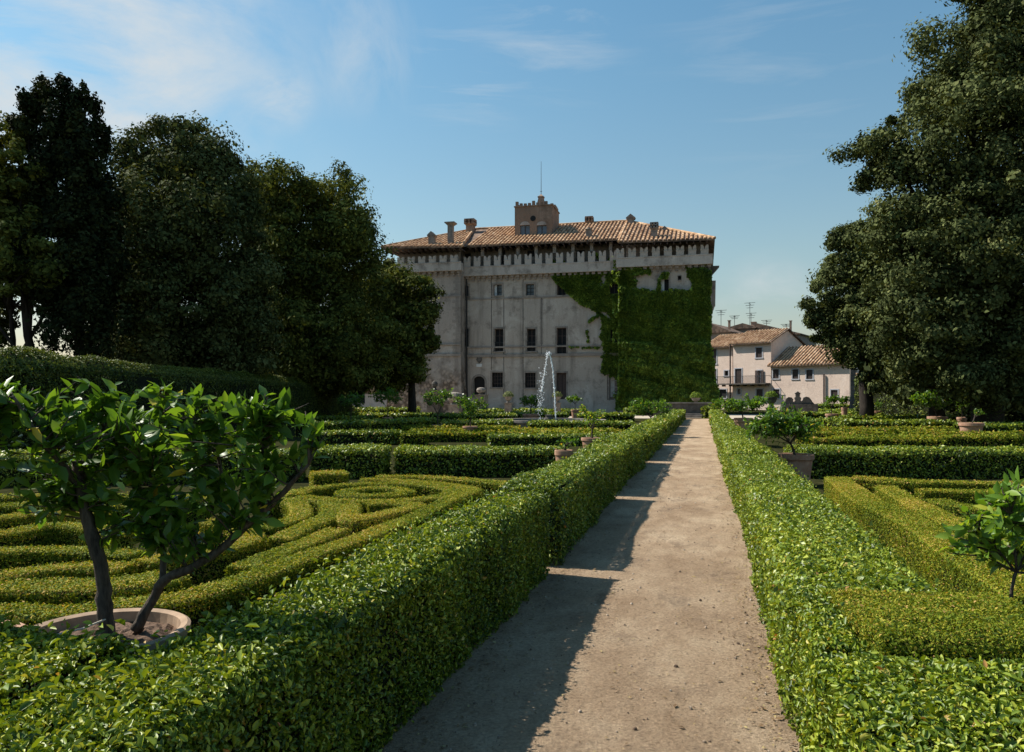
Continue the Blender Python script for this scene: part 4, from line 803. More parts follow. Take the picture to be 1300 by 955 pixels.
# belvedere tower
YT = 83.0; tx0, tx1 = fx(653.5,YT), fx(701,YT); tw = tx1-tx0; zt = fz(677,262,YT); zb = 18.6
wins = [(fx(660.2,YT), fx(672.6,YT), fz(666,298.5,YT), fz(666,286,YT)), (fx(681.4,YT), fx(694,YT), fz(688,298.5,YT), fz(688,286,YT))]
mb = MB().wall(tx0, tx1, zb, zt, YT, [(a,b,c,d) for a,b,c,d in wins], .3); mb.box(tx0, tx1, YT+.32, YT+tw, zb, zt); mb.box(tx0, tx0+.02, YT, YT+.32, zb, zt); mb.box(tx1-.02, tx1, YT, YT+.32, zb, zt); mb.box(tx0+.02, tx1-.02, YT+.005, YT+.33, zt-.06, zt-.003)
mb.box(tx0-.08, tx1+.08, YT-.08, YT+tw+.08, zt, zt+.12)
tw_o = obj('tower', mb, M['brick'], cast)
for a,b,c,d in wins:
    m2 = MB(); cx, rr = (a+b)/2, (b-a)/2; m2.prism([(cx-rr*cos(t), d+.002+rr*.75*sin(t)) for t in np.linspace(0, pi, 11)], YT-.03, YT+.02); wo = obj('arched_window', m2, M['parapet'], tw_o)
    obj('pane', MB().box(a, b, YT+.2, YT+.25, c, d), M['board'], wo); obj('mullion', MB().box(cx-.04, cx+.04, YT+.13, YT+.18, c, d), M['wood'], wo)
x, z = fx(676.8,YT), fz(677,277.5,YT); m2 = MB(); ang = np.linspace(0, 2*pi, 17)
for i in range(16): m2.add([(x+q*cos(t), YT-.05, z+q*sin(t)) for q, t in ((.16,ang[i]),(.30,ang[i]),(.30,ang[i+1]),(.16,ang[i+1]))], [(0,1,2,3)])
m2.prism([(x+.16*cos(t), z+.16*sin(t)) for t in ang[:-1]], YT-.02, YT+.01); obj('oculus', m2, M['dark'], tw_o)
mb = MB(); rq = np.random.default_rng(12)
for i in range(9):
    x = tx0+tw*(i+.5)/9
    for yy in (YT, YT+tw-.3):
        if rq.random() < .86: h_ = rq.uniform(.22,.5); mb.box(x-.15, x+.15, yy, yy+.3, zt+.118, zt+.118+h_)
    if 0 < i < 8:
        for xx in (tx0, tx1-.3):
            if rq.random() < .86: h_ = rq.uniform(.22,.5); mb.box(xx, xx+.3, YT+tw*(i+.5)/9-.15, YT+tw*(i+.5)/9+.15, zt+.118, zt+.118+h_)
obj('broken_merlons', mb, M['brick'], tw_o)
x, yy = fx(687,YT+2), YT+2.0; z1 = fz(687,248.5,YT+2); mb = MB(); mb.frus(x, yy, zt+.1, z1-.25, .48, .48, .26, .26).box(x-.33, x+.33, yy-.33, yy+.33, z1-.25, z1-.12).frus(x, yy, z1-.12, z1+.15, .28, .28, .04, .04); obj('bell_turret', mb, M['brick'], tw_o)
mb = MB().tube([(x,yy,z1+.1),(x,yy,z1+1.2),(x,yy,fz(687,205,YT+2))], [.035,.03,.018], 6); mb.box(x-.12, x+.12, yy-.012, yy+.012, z1+.45, z1+.49); obj('lightning_rod', mb, M['iron'], tw_o)

# ------------------------------------------------------------------ ivy on the castle
def blob(px, py, x, y, rx, ry): return ((px-x)/rx)**2+((py-y)/ry)**2 < 1
rng = np.random.default_rng(77); NI = 330000
px = rng.uniform(690, 918, NI); py = rng.uniform(322, 520, NI)
wq = np.stack([px, py, 0*px], 1); wob = 2.6*noise(wq, .16, 1)+2.0*noise(wq, .5, 2)+1.6*noise(wq, 1.3, 4)+rng.normal(0, .7, NI)
q = lambda zx, zy: (470+.346*zx, 190+.346*zy)
rb = (px > 787+.5*wob-3*(py > 440)*(py-440)/70) & (px < 901+.6*wob+np.clip((py-438)*.16, 0, 12)) & (py > 370+wob)
top = (px > 787+.5*wob) & (px < 797+1.6*wob) & (py > 337+np.abs(wob)*2.5)
rgt = (px > 876+1.5*wob+(py-340)*.06) & (px < 902+.3*wob) & (py > 343+wob)
tl2 = (px > 787) & (px < 802+2*wob) & (py > 342+wob)
mid_gap = (px > 833+wob*.8+(372-py)*.25) & (px < 840+wob*.8+(372-py)*.35) & (py > 347) & (py < 374)
topband = (px > 787) & (px < 826) & (py > 341) & (py < 347+wob)
hole = blob(px+1.8*wob, py+1.3*wob, 886, 434, 10, 5) & (rng.random(NI) < .8)
tri = (py > 344+wob*.8) & (px > 703+wob+(np.clip(py-352, 0, 99))*.92) & (px < 788) & (py < 385+.35*(px-740)+2*wob) & ~blob(px+1.8*wob, py+1.6*wob, 767, 358, 8, 10)
tri &= (rng.random(NI) < np.where(py > 372, .75, 1.0))
low_ = (px > 766+2*wob*.6-(py-440)*.03) & (px < 787) & (py > 405+wob) & (py < 476+2*wob) & ~((px > 774) & (py > 417) & (py < 436))
def tendril(pts, wd):
    m = np.zeros(NI, bool)
    for (x0,y0), (x1,y1) in zip(pts, pts[1:]):
        dx, dy = x1-x0, y1-y0; t_ = np.clip(((px-x0)*dx+(py-y0)*dy)/(dx*dx+dy*dy), 0, 1); m |= np.hypot(px-x0-t_*dx+.5*wob, py-y0-t_*dy+.4*wob) < wd*.75*np.clip(.8+.7*noise(wq, .6, 21), .1, 2)
    return m
ten = tendril([(708,347),(705,334),(698,325)], 1.4)|tendril([(712,345),(716,333)], 1.2)|tendril([(764,345),(762,332),(758,323)], 1.5)|tendril([(764,342),(772,334),(774,330)], 1.3)|tendril([(806,344),(814,335),(817,328)], 1.5)|tendril([(890,345),(893,334),(898,326)], 1.5)
ten |= ((tendril([(750,386),(757,394),(764,400)], 1.6)|tendril([(762,398),(754,405),(748,410)], 1.2)|tendril([(745,420),(747,434)], 1.1)|tendril([(724,441),(766,442)], .8)) & (rng.random(NI) < .55))
main = rb|top|rgt|mid_gap|tl2|topband
okm = (main & ~hole)|tri|low_|ten
# clear the window openings
for a,b,c,d in ((838,849,354,371),(773,786,359,374.5)): okm &= ~((px > a) & (px < b) & (py > c) & (py < d))
px, py, main = px[okm], py[okm], main[okm]; onB = px > 786.5
Y0 = np.where(onB, YB, YM); a = (px-CX)/F; dx, dy = CR*a-SR, SR*a+CR
X = dx*Y0/dy; Z = H+(HY-py)/F*Y0/dy; P = np.stack([X, Y0*0, Z], 1)
thick = np.where(onB, np.where(py > 436, 1.0, .40), .25)+np.where(px < 797, .25, 0)*onB
lump = .5+.6*noise(np.stack([X*1.0, 0*X, Z*.75], 1), 1.25, 9)+.35*noise(np.stack([X*1.0, 0*X, Z*.8], 1), 3.2, 19)
P[:, 1] = Y0-.04-thick*np.clip(lump, 0, 1)*rng.random(len(X))**.5-np.where((py > 470) & onB, (py-470)*.012, 0)
N = np.stack([noise(P, 1.7, 1)*.5-.1-1.3*(px < 798)*onB, -np.ones(len(X)), .35+.9*noise(np.stack([X,0*X,Z],1), 1.6, 11)], 1)
zmask = P[:, 2] > .05; P, N = P[zmask], N[zmask]
tn = np.clip(rng.beta(1.2, 1.5, len(P))*.95+.15*noise(P, 1.1, 3), 0, 1)
V, Q = quads(P, N, .33*rng.uniform(.55, 1.4, len(P)), rng, .75, .75, up=np.array([0,0,-.5])); LEAFN[0] += len(P)
# the bastion's left flank carries ivy too
ns = 15000; Ps = np.stack([np.full(ns, XR0)-.42*rng.random(ns)**.9*(1+.8*np.sin(np.arange(ns)))-.02, rng.uniform(YB-.5, YM, ns), rng.uniform(.1, 15.6, ns)], 1); Ps = Ps[noise(np.stack([0*Ps[:,0], 0*Ps[:,0], Ps[:,2]], 1), 1.6, 41)+.5*noise(Ps, 2.5, 42) > -.1]; ns = len(Ps); V2, Q2 = quads(Ps, np.tile([-1.,-.2,.4], (ns,1)), .25*rng.uniform(.6,1.3,ns), rng, .75, .55, up=np.array([0,0,-.5]))
iv = big('climbing_ivy', [(V, Q, 0, tn), (V2, Q2, 0, rng.beta(2.4, 2, ns))], [M['ivy']], origin=((XR0+XR1)/2, YB, 0)); tag(iv, 'dense green ivy covering the right end of the castle front', 'ivy')

# ------------------------------------------------------------------ fountain
fc = pd(697, 39.5); fo = empty('fountain', (fc[0], fc[1], 0)); tag(fo, 'low stone fountain basin with a tall white water jet in the middle of the garden', 'fountain')
mb = MB(); mb.lathe(fc[0], fc[1], [(2.9,0),(2.9,.12),(2.72,.16),(2.72,.42),(2.85,.45),(2.85,.56),(2.45,.56),(2.45,.1)], 48, False); obj('basin', mb, M['stone'], fo)
mb = MB(); mb.lathe(fc[0], fc[1], [(2.45,.42),(.05,.43)], 40, False)
mw, nt, out = newmat('pool_water'); p = nd(nt, 'ShaderNodeBsdfPrincipled'); p.inputs['Base Color'].default_value = (.02,.035,.03,1); p.inputs['Roughness'].default_value = .08; nt.links.new(p.outputs[0], out.inputs[0]); obj('water', mb, mw, fo)
mb = MB(); mb.lathe(fc[0], fc[1], [(.35,.1),(.3,.5),(.18,.7),(.22,.78),(.05,.8)], 16, False); obj('nozzle', mb, M['dkstone'], fo)
rng = np.random.default_rng(31); mb = MB(); k = 39.5/F; cr_ = np.array([CR, SR, 0]); zp = lambda py: pz(py, 39.5); base = np.array([*pd(705.5, 39.5), 0])
def dropm(mb, p, r_):
    V = [p+np.array(v)*r_ for v in ((1,0,0),(0,1,0),(-1,0,0),(0,-1,0),(0,0,1.6),(0,0,-1.6))]; mb.add(V, [(0,1,4),(1,2,4),(2,3,4),(3,0,4),(1,0,5),(2,1,5),(3,2,5),(0,3,5)])
up_ = [(705.5,533),(704.5,510),(703.4,490),(701.8,470),(699.5,456),(697.6,450)]
pts = [np.array([*pd(x,39.5), zp(y)]) for x, y in up_]; pts = spline(pts, .1); mb.tube(pts+rng.normal(0,.008,pts.shape), np.linspace(.018,.03,len(pts)), 7)
for arm, nn, sp in (([(697.6,449.5),(695.5,451),(693,462),(691,474),(689,488),(687.5,497)], 260, .03), ([(698,449),(696.5,448),(694.8,451)], 80, .05), ([(688,495),(686.5,512),(685.5,533)], 80, .10), (up_, 200, .025), ([(690,470),(686.5,490),(686,520)], 90, .12)):
    Q_ = spline([np.array([*pd(x,39.5), zp(y)]) for x, y in arm], .03)
    for i in range(nn): dropm(mb, Q_[rng.integers(len(Q_))]+rng.normal(0, sp, 3)*np.array([1,1,.8]), rng.uniform(.006,.024))
obj('water_jet', mb, M['water'], fo)

# ------------------------------------------------------------------ stonework at the end of the garden
yw = 68.0; x0, x1 = fx(868,yw), fx(897,yw)
en = empty('garden_wall', ((x0+x1)/2, yw, 0)); tag(en, 'dark low stone wall with a step closing the far end of the path', 'wall')
obj('wall_face', MB().box(x0-2.5, x1+.35, yw, yw+.5, 0, 1.15), M['dkstone'], en); obj('coping', MB().box(x0-2.6, x1+.45, yw-.08, yw+.58, 1.152, 1.26), M['stone'], en); obj('step', MB().box(x0+.1, x1-.1, yw-.9, yw-.003, 0, .18).box(x0+.1, x1-.1, yw-.5, yw-.004, .182, .34), M['stone'], en)
def urn(name, label, cat, px, D, z0, hgt, rad, plant=None, m='stone', pr=1.0, group=None, mat='pale_plant'):
    p = pd(px, D); t = empty(name, (p[0], p[1], 0)); tag(t, label, cat, group); mb = MB()
    if z0 > .05: mb.box(p[0]-rad*.8, p[0]+rad*.8, p[1]-rad*.8, p[1]+rad*.8, 0, z0*.93).box(p[0]-rad, p[0]+rad, p[1]-rad, p[1]+rad, z0*.932, z0); obj('pedestal', mb, M[m], t); mb = MB()
    mb.lathe(p[0], p[1], [(rad*.55,z0),(rad*.6,z0+hgt*.08),(rad*.28,z0+hgt*.2),(rad*.35,z0+hgt*.32),(rad*.8,z0+hgt*.55),(rad*.95,z0+hgt*.8),(rad*1.1,z0+hgt*.93),(rad*1.1,z0+hgt),(rad*.9,z0+hgt*.99),(.02,z0+hgt*.9)], 22, False); obj('urn', mb, M[m], t, smooth=False)
    if plant:
        rg = np.random.default_rng(int(px)); n = 900; d = unit(rg.normal(size=(n,3))); d[:,2] = np.abs(d[:,2])*.9+d[:,2]*.1; Pq = np.array([p[0],p[1],z0+hgt*1.0])+d*plant*rg.uniform(.5,1,(n,1))**.5
        V, Q = quads(Pq, d, .11*rg.uniform(.6,1.3,n), rg, .5, .6); big('plant', [(V, Q, 0, rg.random(n))], [M[mat]], t)
    return t
GU = 'stone urns and pots along the garden edge'
urn('planted_urn', 'planted stone urn above the wall at the end of the path', 'urn', 883.5, 68.6, 1.15, .5, .38, .55, group=GU, mat='ivy')
urn('planted_urn', 'stone urn with pale plant at the castle foot left of the jet', 'urn', 645.5, 70, 1.2, .55, .36, .5, group=GU)
urn('planted_urn', 'stone urn with pale plant before the castle doorway', 'urn', 707.5, 70, 1.2, .55, .34, .48, group=GU)
urn('planted_urn', 'dark urn with a green tuft before the pink house balcony', 'urn', 979, 60, .9, .8, .45, .5, m='dkstone', group=GU, mat='ivy')
t = urn('fountain_urn', 'tall carved stone urn fountain beneath the left end of the castle', 'urn', 552, 74, 1.3, .9, .75, None, m='dkstone', group=GU)
p = pd(552, 74); mb = MB().lathe(p[0], p[1], [(.12,2.15),(.2,2.4),(.1,2.6),(.26,2.75),(.3,2.95),(.2,3.15),(.05,3.25)], 16, False); obj('finial', mb, M['dkstone'], t)
def finial(label, px, D, zt, r_):
    p = pd(px, D); t = empty('stone_pillar', (p[0], p[1], 0)); tag(t, label, 'pillar', 'pillars with carved tops near the arched door'); mb = MB().box(p[0]-.5, p[0]+.5, p[1]-.5, p[1]+.5, 0, zt-r_*1.6).box(p[0]-.58, p[0]+.58, p[1]-.58, p[1]+.58, zt-r_*1.598, zt-r_*1.45); obj('pillar_shaft', mb, M['stone'], t)
    mb = MB().lathe(p[0], p[1], [(r_*.6,zt-r_*1.45),(r_*.35,zt-r_*1.3),(r_*.9,zt-r_*.9),(r_,zt-r_*.5),(r_*.8,zt-r_*.15),(r_*.3,zt)], 16, False); obj('carved_top', mb, M['stone'], t)
finial('stone pillar with a broad carved top behind the lemon pair', 578, 72, pz(498,72), .75); finial('stone pillar with a bust-like top below the arched castle door', 611, 72, pz(492,72), .45)
# scrolled pediment by the pink house
D = 64; t = empty('stone_pediment', (*pd(1022, D), 0)); tag(t, 'dark stone scroll ornament with central urn before the pink house', 'ornament')
o6 = lambda x, y: (fx(890+.1692*x, D), pz(370+.1692*y, D))
out_ = [(660,845),(668,822),(676,805),(695,793),(718,796),(732,812),(728,826),(742,830),(748,818),(742,800),(752,790),(750,772),(745,764),(758,758),(768,750),(776,758),(790,763),(784,774),(782,790),(794,800),(790,820),(802,826),(812,812),(816,798),(835,790),(858,796),(872,812),(884,830),(900,845)]
yw_ = pd(1022, D)[1]; mb = MB().prism([o6(*p) for p in out_], yw_-.25, yw_+.25); xs0, xs1 = o6(655,845)[0], o6(905,845)[0]; mb.box(xs0-.2, xs1+.2, yw_-.4, yw_+.4, 0, o6(0,845)[1]-.003); obj('scroll_block', mb, M['dkstone'], t)

# ------------------------------------------------------------------ houses at the right
TH = R(36); DH = 104.0; P0 = pd(979, DH); e = np.array([cos(TH), -sin(TH)])
def sz(px, py, dback=0.0):                     # local facade coordinates (s along the wall, z) of a pixel
    dx, dy, b = ray(px, py); o = P0+dback*np.array([sin(TH), cos(TH)]); A_ = np.array([[dx, -e[0]], [dy, -e[1]]]); t_, s_ = np.linalg.solve(A_, o); return s_, H+b*t_
p6 = lambda x, y: (890+.1692*x, 370+.1692*y)
def house(label, x0, x1, zt, dep, dback, wins, mats=('pinkwall','tile'), rise=2.0, over=.5, wall_end=True, name='house', thick=8.0):
    t = empty(name, (P0[0], P0[1], 0), -TH); tag(t, label, 'house', 'houses right of the castle')
    sa, sb = sz(*p6(x0,500), dback)[0], sz(*p6(x1,500), dback)[0]; zt = sz(*p6((x0+x1)/2,zt), dback)[1]
    hs = []
    for (a,b,c,d,k) in wins:
        (u0, zt_), (u1, zb_) = sz(*p6(a,c), dback), sz(*p6(b,d), dback); hs.append((u0,u1,max(.05,zb_),zt_))
    mb = MB().wall(sa, sb, 0, zt, dback, hs, .3); mb.box(sa, sb, dback+.32, dback+thick, 0, zt-.01); mb.box(sb-.02, sb, dback, dback+.4, 0, zt-.005); mb.box(sa, sa+.02, dback, dback+.4, 0, zt-.005); obj('wall', mb, M[mats[0]], t, local=True)
    for (a,b,c,d,k), (u0,u1,z0,z1) in zip(wins, hs):
        s_ = .14; mb = MB(); mb.box(u0-s_, u0, dback-.04, dback+.06, z0, z1+s_).box(u1, u1+s_, dback-.04, dback+.06, z0, z1+s_).box(u0, u1, dback-.04, dback+.06, z1, z1+s_)
        if k != 'door': mb.box(u0-s_-.05, u1+s_+.05, dback-.08, dback+.06, z0-.14, z0)
        wo = obj('door' if k in ('door','garage') else 'window', mb, M['surround'], t, local=True)
        obj('pane', MB().box(u0, u1, dback+.2, dback+.24, z0, z1), M['glass' if k in ('open','glass') else 'dark'], wo, local=True)
        if k in ('shut','door'):
            m2 = MB(); m2.box(u0+.01, (u0+u1)/2-.01, dback+.08, dback+.13, z0+.02, z1-.02).box((u0+u1)/2+.01, u1-.01, dback+.08, dback+.13, z0+.02, z1-.02)
            for zq in np.arange(z0+.1, z1-.1, .12): m2.box(u0+.08, u1-.08, dback+.06, dback+.078, zq, zq+.05)
            obj('shutter', m2, M['wood'], wo, local=True)
        if k == 'open':
            w = u1-u0; obj('shutter', MB().box(u0-w*.48, u0-.02, dback-.12, dback-.07, z0, z1).box(u1+.02, u1+w*.48, dback-.12, dback-.07, z0, z1), M['wood'], wo, local=True); obj('frame', MB().box((u0+u1)/2-.04, (u0+u1)/2+.04, dback+.14, dback+.19, z0, z1).box(u0, u1, dback+.145, dback+.185, (z0+z1)/2-.03, (z0+z1)/2+.03), M['surround'], wo, local=True)
    # lean roof of round tiles rising from the eave
    mb = MB(); y0, y1 = dback-over, dback+thick/2; ro = MB(); V = [(sa-.3,y0,zt),(sb+.3,y0,zt),(sb+.3,y1,zt+rise),(sa-.3,y1,zt+rise),(sb+.3,dback+thick+over,zt),(sa-.3,dback+thick+over,zt)]
    ro.add(V+[(a,b,c-.16) for a,b,c in V], [(0,1,2,3),(3,2,4,5),(6,9,8,7),(9,11,10,8),(0,6,7,1),(5,4,10,11),(1,7,8,2),(2,8,10,4),(0,3,9,6),(3,5,11,9)]); rf = obj('roof', ro, M['oldtile'], t, local=True)
    ti = MB(); rr = .13
    for u in np.arange(sa-.15, sb+.25, .46):
        V = []
        for yy, zz_ in ((y0-.06, zt+.0), (y1, zt+rise)):
            for a_, b_ in ((-rr,0),(-rr*.5,rr*.85),(rr*.5,rr*.85),(rr,0)): V.append((u+a_, yy, zz_+b_+.01))
        ti.add(V, [(0,1,5,4),(1,2,6,5),(2,3,7,6),(0,3,2,1)])
    obj('roof_tiles', ti, M[mats[1]], rf, local=True)
    obj('gable', MB().prism([(0,0),(1,0),(.5,1)], 0, 1) if False else MB().add([(sb,dback,zt-.02),(sb,dback+thick,zt-.02),(sb,dback+thick/2,zt+rise-.18),(sa,dback,zt-.02),(sa,dback+thick,zt-.02),(sa,dback+thick/2,zt+rise-.18)], [(0,1,2),(3,5,4)]), M[mats[0]], t, local=True)
    return t, sa, sb, zt
hA, *_ = house('narrow pink house wing between ivy and drainpipe with lower eave', 30, 236, 418, 8, .5, [(72,116,435,543,'shut'),(76,116,588,690,'shut'),(176,205,596,633,'dark'),(130,190,736,800,'garage')])
hB, sa, sb, zB = house('tallest pink house with a balcony and brown shutters', 238, 525, 388, 8, 0, [(412,458,424,496,'shut'),(256,305,582,690,'door'),(424,456,594,690,'open'),(416,464,734,802,'shut'),(274,298,732,772,'glass')])
hC, sc0, sc1, zC = house('low pink house at the right with lower tiled roof', 527, 1125, 548, 8, .05, [(540,584,586,654,'shut'),(686,730,586,656,'shut'),(790,838,590,658,'shut'),(542,590,735,802,'shut'),(975,1026,740,790,'shut')], rise=2.6)
# balcony of the tall house
(u0, zb_), (u1, _) = sz(*p6(118,694)), sz(*p6(520,694)); mb = MB().box(u0, u1, -1.1, -.003, zb_-.16, zb_)
for u in np.linspace(u0+.3, u1-.3, 8): mb.prism([(u-.08,zb_-.162),(u+.08,zb_-.162),(u+.08,zb_-.4),(u-.08,zb_-.4)], -.7, -.005)
bal = obj('balcony', mb, M['dkstone'], hB, local=True); mb = MB()
for u in np.arange(u0, u1+.01, .16): mb.box(u-.014, u+.014, -1.08, -1.05, zb_, zb_+.95)
mb.box(u0, u1, -1.09, -1.04, zb_+.952, zb_+1.0); mb.box(u1-.04, u1, -1.039, -.01, zb_+.952, zb_+1.0); obj('railing', mb, M['iron'], bal, local=True)
for a, b_, h_, hs_ in ((222,420,790,hB),(925,640,840,hC)):
    (u, z1), (_, z0) = sz(*p6(a,b_)), sz(*p6(a,h_)); obj('downpipe', MB().tube([(u,-.1,z1+.3),(u,-.1,max(.1,z0-.5))], .1, 8), M['wood'], hs_, local=True)
# old town houses behind, darker roofs, with aerials
def backhouse(label, x0, x1, yt, D, rise, dep, mats=('gallery','oldtile'), rz=-R(20), pk=0.0, cw=.3):
    c = pd((p6(x0,0)[0]+p6(x1,0)[0])/2, D); t = empty('town_house', (c[0], c[1], 0), rz); tag(t, label, 'house', 'old town houses behind the pink ones'); w = (x1-x0)*.1692*D/F; z = pz(p6(0,yt)[1], D)
    obj('wall', MB().box(-w/2, w/2, 0, dep, 0, z), M[mats[0]], t, local=True); obj('window', MB().box(-w*.2, -w*.05, -.03, .02, z-1.9, z-.8), M['dark'], t, local=True); obj('window', MB().box(w*.15, w*.3, -.03, .02, z-1.9, z-.8), M['dark'], t, local=True)
    mb = MB().prism([(-w/2-.4,z+.003),(w/2+.4,z+.003),(w/2+.4,z+.15),(w*pk,z+rise),(-w/2-.4,z+.15)], -.5, dep+.5); rf = obj('roof', mb, M[mats[1]], t, local=True); obj('chimney', MB().box(w*.18, w*.18+cw, dep*.3, dep*.3+cw, z, z+rise+.35).box(w*.18-.08, w*.18+cw+.08, dep*.3-.08, dep*.3+cw+.08, z+rise+.35, z+rise+.47), M['brick'], rf, local=True); return t, w, z
bh = [backhouse('old house with sloping brown roof rising behind the ivy edge', 40, 210, 312, 122, 1.7, 10, pk=-.42), backhouse('old house with a red-capped chimney behind the tall pink house', 195, 400, 282, 130, .9, 10, pk=.1, cw=.7), backhouse('largest dark-roofed old house behind the right tree edge', 380, 730, 332, 128, 2.2, 12, pk=-.40)]
for (t, w, z), offs, hgt in ((bh[0], -.5, 6.0), (bh[1], 0.6, 7.2), (bh[1], -2.0, 4.0), (bh[2], -4.8, 6.6), (bh[2], -2.2, 4.5), (bh[2], 1.0, 3.2)):
    hgt *= .72; mb = MB().tube([(offs,3,z),(offs,3,z+hgt*.9)], .04, 6)
    for q, l in ((.88,.9),(.8,.7),(.72,.55)): mb.box(offs-l, offs+l, 2.97, 3.03, z+hgt*q-.03, z+hgt*q+.03)
    mb.box(offs-.03, offs+.03, 2.4, 3.6, z+hgt*.84-.03, z+hgt*.84+.03); obj('antenna', mb, M['iron'], t, local=True)
# gate pier and yellow wall by the right tree, low pink building seen under the left trees
p = pd(1082.5, 82); t = empty('gate_pier', (p[0], p[1], 0)); tag(t, 'dark stone gate pier at the right end of the pink house', 'gate pier'); obj('pier_shaft', MB().box(p[0]-.25, p[0]+.25, p[1]-.3, p[1]+.3, 0, 4.9), M['dkstone'], t); obj('pier_cap', MB().box(p[0]-.33, p[0]+.33, p[1]-.38, p[1]+.38, 4.902, 5.1), M['dkstone'], t)
p = pd(1095, 92); t = empty('yellow_wall', (p[0], p[1], 0), -TH); tag(t, 'ochre wall behind the dark gate pier', 'wall'); obj('wall_face', MB().box(-1.0, 6, 0, .5, 0, 4.4), M['yellowwall'], t, local=True); obj('coping', MB().box(-1.05, 6.05, -.07, .57, 4.402, 4.55), M['tile'], t, local=True)
p = pd(435, 105); t = empty('low_house', (p[0], p[1], 0)); tag(t, 'low pinkish house glimpsed beneath the left tree crowns', 'house'); obj('wall', MB().box(-7, 8, 0, 7, 0, 2.4), M['pinkwall'], t, local=True); obj('roof', MB().prism([(-7.5,2.4),(8.5,2.4),(8.5,2.52),(6,4.0),(-5,4.0),(-7.5,2.52)], -.4, 7.4), M['tile'], t, local=True)
obj('window', MB().box(-3.2, -2.2, -.03, .02, .9, 1.9), M['dark'], t, local=True); obj('window', MB().box(2.2, 3.2, -.03, .02, .9, 1.9), M['dark'], t, local=True)

# ------------------------------------------------------------------ light, sky, camera
sun_az = np.array([-cos(R(9)), sin(R(9))]); EL = R(47); sd = np.array([sun_az[0]*cos(EL), sun_az[1]*cos(EL), sin(EL)])
L_ = bpy.data.lights.new('sun', 'SUN'); L_.energy = 5.0; L_.angle = R(.5); L_.color = (1, .94, .84); so = bpy.data.objects.new('sun', L_); C.objects.link(so); so.location = (0, 0, 60)
from mathutils import Vector
so.rotation_euler = Vector(-sd).to_track_quat('-Z', 'Y').to_euler()
W = bpy.data.worlds.new('World'); SC.world = W; W.use_nodes = True; nt = W.node_tree; nt.nodes.clear(); L = nt.links.new
out = nt.nodes.new('ShaderNodeOutputWorld'); bg = nt.nodes.new('ShaderNodeBackground'); bg.inputs[1].default_value = .070; L(bg.outputs[0], out.inputs[0])
sky = nt.nodes.new('ShaderNodeTexSky'); sky.sky_type = 'NISHITA'; sky.sun_disc = False; sky.sun_elevation = EL; sky.sun_rotation = math.atan2(sd[0], sd[1]); sky.altitude = 300; sky.air_density = 1.6; sky.dust_density = .9; sky.ozone_density = 3.0
tc = nt.nodes.new('ShaderNodeTexCoord')
def cloud(px, py, rad, stretch, scale, lo, hi, seed, gain):
    d = np.array(ray(px, py)); d /= np.linalg.norm(d)
    dt = nt.nodes.new('ShaderNodeVectorMath'); dt.operation = 'DISTANCE'; L(tc.outputs['Generated'], dt.inputs[0]); dt.inputs[1].default_value = tuple(d)
    mr = nt.nodes.new('ShaderNodeMapRange'); mr.interpolation_type = 'SMOOTHSTEP'; mr.inputs[1].default_value = rad; mr.inputs[2].default_value = rad*.15; L(dt.outputs['Value'], mr.inputs[0])
    mp = nt.nodes.new('ShaderNodeMapping'); mp.inputs['Location'].default_value = (seed, seed*.7, 0); mp.inputs['Rotation'].default_value = (0, stretch[3], 0); mp.inputs['Scale'].default_value = stretch[:3]; L(tc.outputs['Generated'], mp.inputs[0])
    n = nt.nodes.new('ShaderNodeTexNoise'); n.inputs['Scale'].default_value = scale; n.inputs['Detail'].default_value = 9; n.inputs['Roughness'].default_value = .62; n.inputs['Distortion'].default_value = .5; L(mp.outputs[0], n.inputs[0])
    m2 = nt.nodes.new('ShaderNodeMapRange'); m2.inputs[1].default_value = lo; m2.inputs[2].default_value = hi; L(n.outputs[0], m2.inputs[0])
    mm = nt.nodes.new('ShaderNodeMath'); mm.operation = 'MULTIPLY'; L(mr.outputs[0], mm.inputs[0]); L(m2.outputs[0], mm.inputs[1]); g = nt.nodes.new('ShaderNodeMath'); g.operation = 'MULTIPLY'; g.inputs[1].default_value = gain; L(mm.outputs[0], g.inputs[0]); return g.outputs[0]
tn_ = nt.nodes.new('ShaderNodeMix'); tn_.data_type = 'RGBA'; tn_.blend_type = 'MULTIPLY'; tn_.inputs[0].default_value = 1; L(sky.outputs[0], tn_.inputs[6]); cur = tn_.outputs[2]
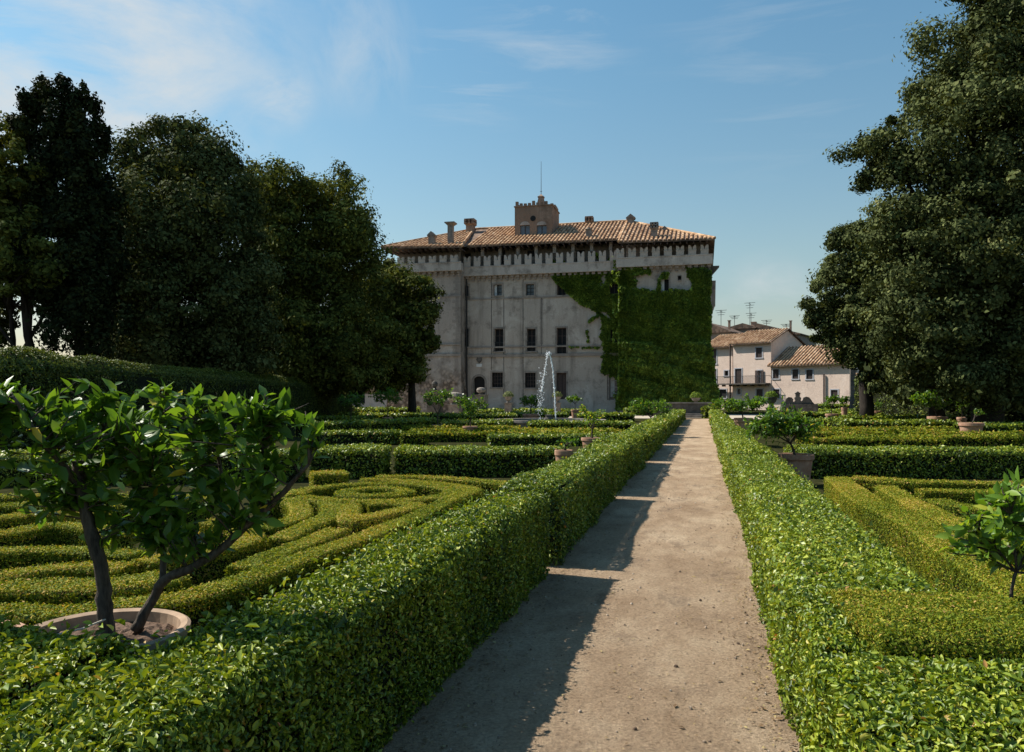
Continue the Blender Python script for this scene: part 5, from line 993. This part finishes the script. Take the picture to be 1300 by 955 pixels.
sep_ = nt.nodes.new('ShaderNodeSeparateXYZ'); L(tc.outputs['Generated'], sep_.inputs[0]); mr_ = nt.nodes.new('ShaderNodeMapRange'); mr_.inputs[1].default_value = 0; mr_.inputs[2].default_value = .5; L(sep_.outputs[2], mr_.inputs[0])
cr2 = ramp(nt, [(0, (.98,.93,1.06)), (.35, (1.0,1.08,1.07)), (.75, (.84,1.10,1.12)), (1, (.76,1.10,1.15))]); L(mr_.outputs[0], cr2.inputs[0]); L(cr2.outputs[0], tn_.inputs[7])
for a in [(30,20,.36,(1,1,2.0,.6),5,.40,.66,1.3,.95), (455,60,.10,(2.4,1,.8,.4),6,.45,.75,4.1,.45), (355,122,.05,(1,1,2,.3),12,.38,.7,2.2,.6), (705,25,.13,(.7,1,4,-.35),7,.46,.72,7.7,.4), (590,92,.10,(.6,1,7,.0),8,.5,.8,5.5,.35), (975,385,.075,(1,1,2.4,.0),9,.42,.7,3.1,.45), (1000,60,.2,(.6,1,5,.05),6,.52,.85,9.2,.25)]:
    f = cloud(*a); mx = nt.nodes.new('ShaderNodeMix'); mx.data_type = 'RGBA'; L(f, mx.inputs[0]); L(cur, mx.inputs[6]); mx.inputs[7].default_value = (6.6, 6.9, 7.0, 1); cur = mx.outputs[2]
L(cur, bg.inputs[0])
cam = bpy.data.cameras.new('camera'); co = bpy.data.objects.new('camera', cam); C.objects.link(co); co.location = (0, 0, H); co.rotation_euler = (R(90), 0, YAW)
cam.sensor_width = 36; cam.lens = 36*F/1300; cam.shift_y = (HY-477.5)/1300; cam.clip_end = 3000; cam.clip_start = .05; SC.camera = co
SC.view_settings.view_transform = 'Standard'; SC.view_settings.look = 'None'; SC.view_settings.exposure = 0.6; SC.view_settings.gamma = 1
SC.cycles.max_bounces = 6; SC.cycles.diffuse_bounces = 3; SC.cycles.glossy_bounces = 2; SC.cycles.transmission_bounces = 4; SC.cycles.transparent_max_bounces = 4
SC.cycles.use_denoising = True
print('LEAVES', LEAFN[0], 'objects', len(SC.objects))
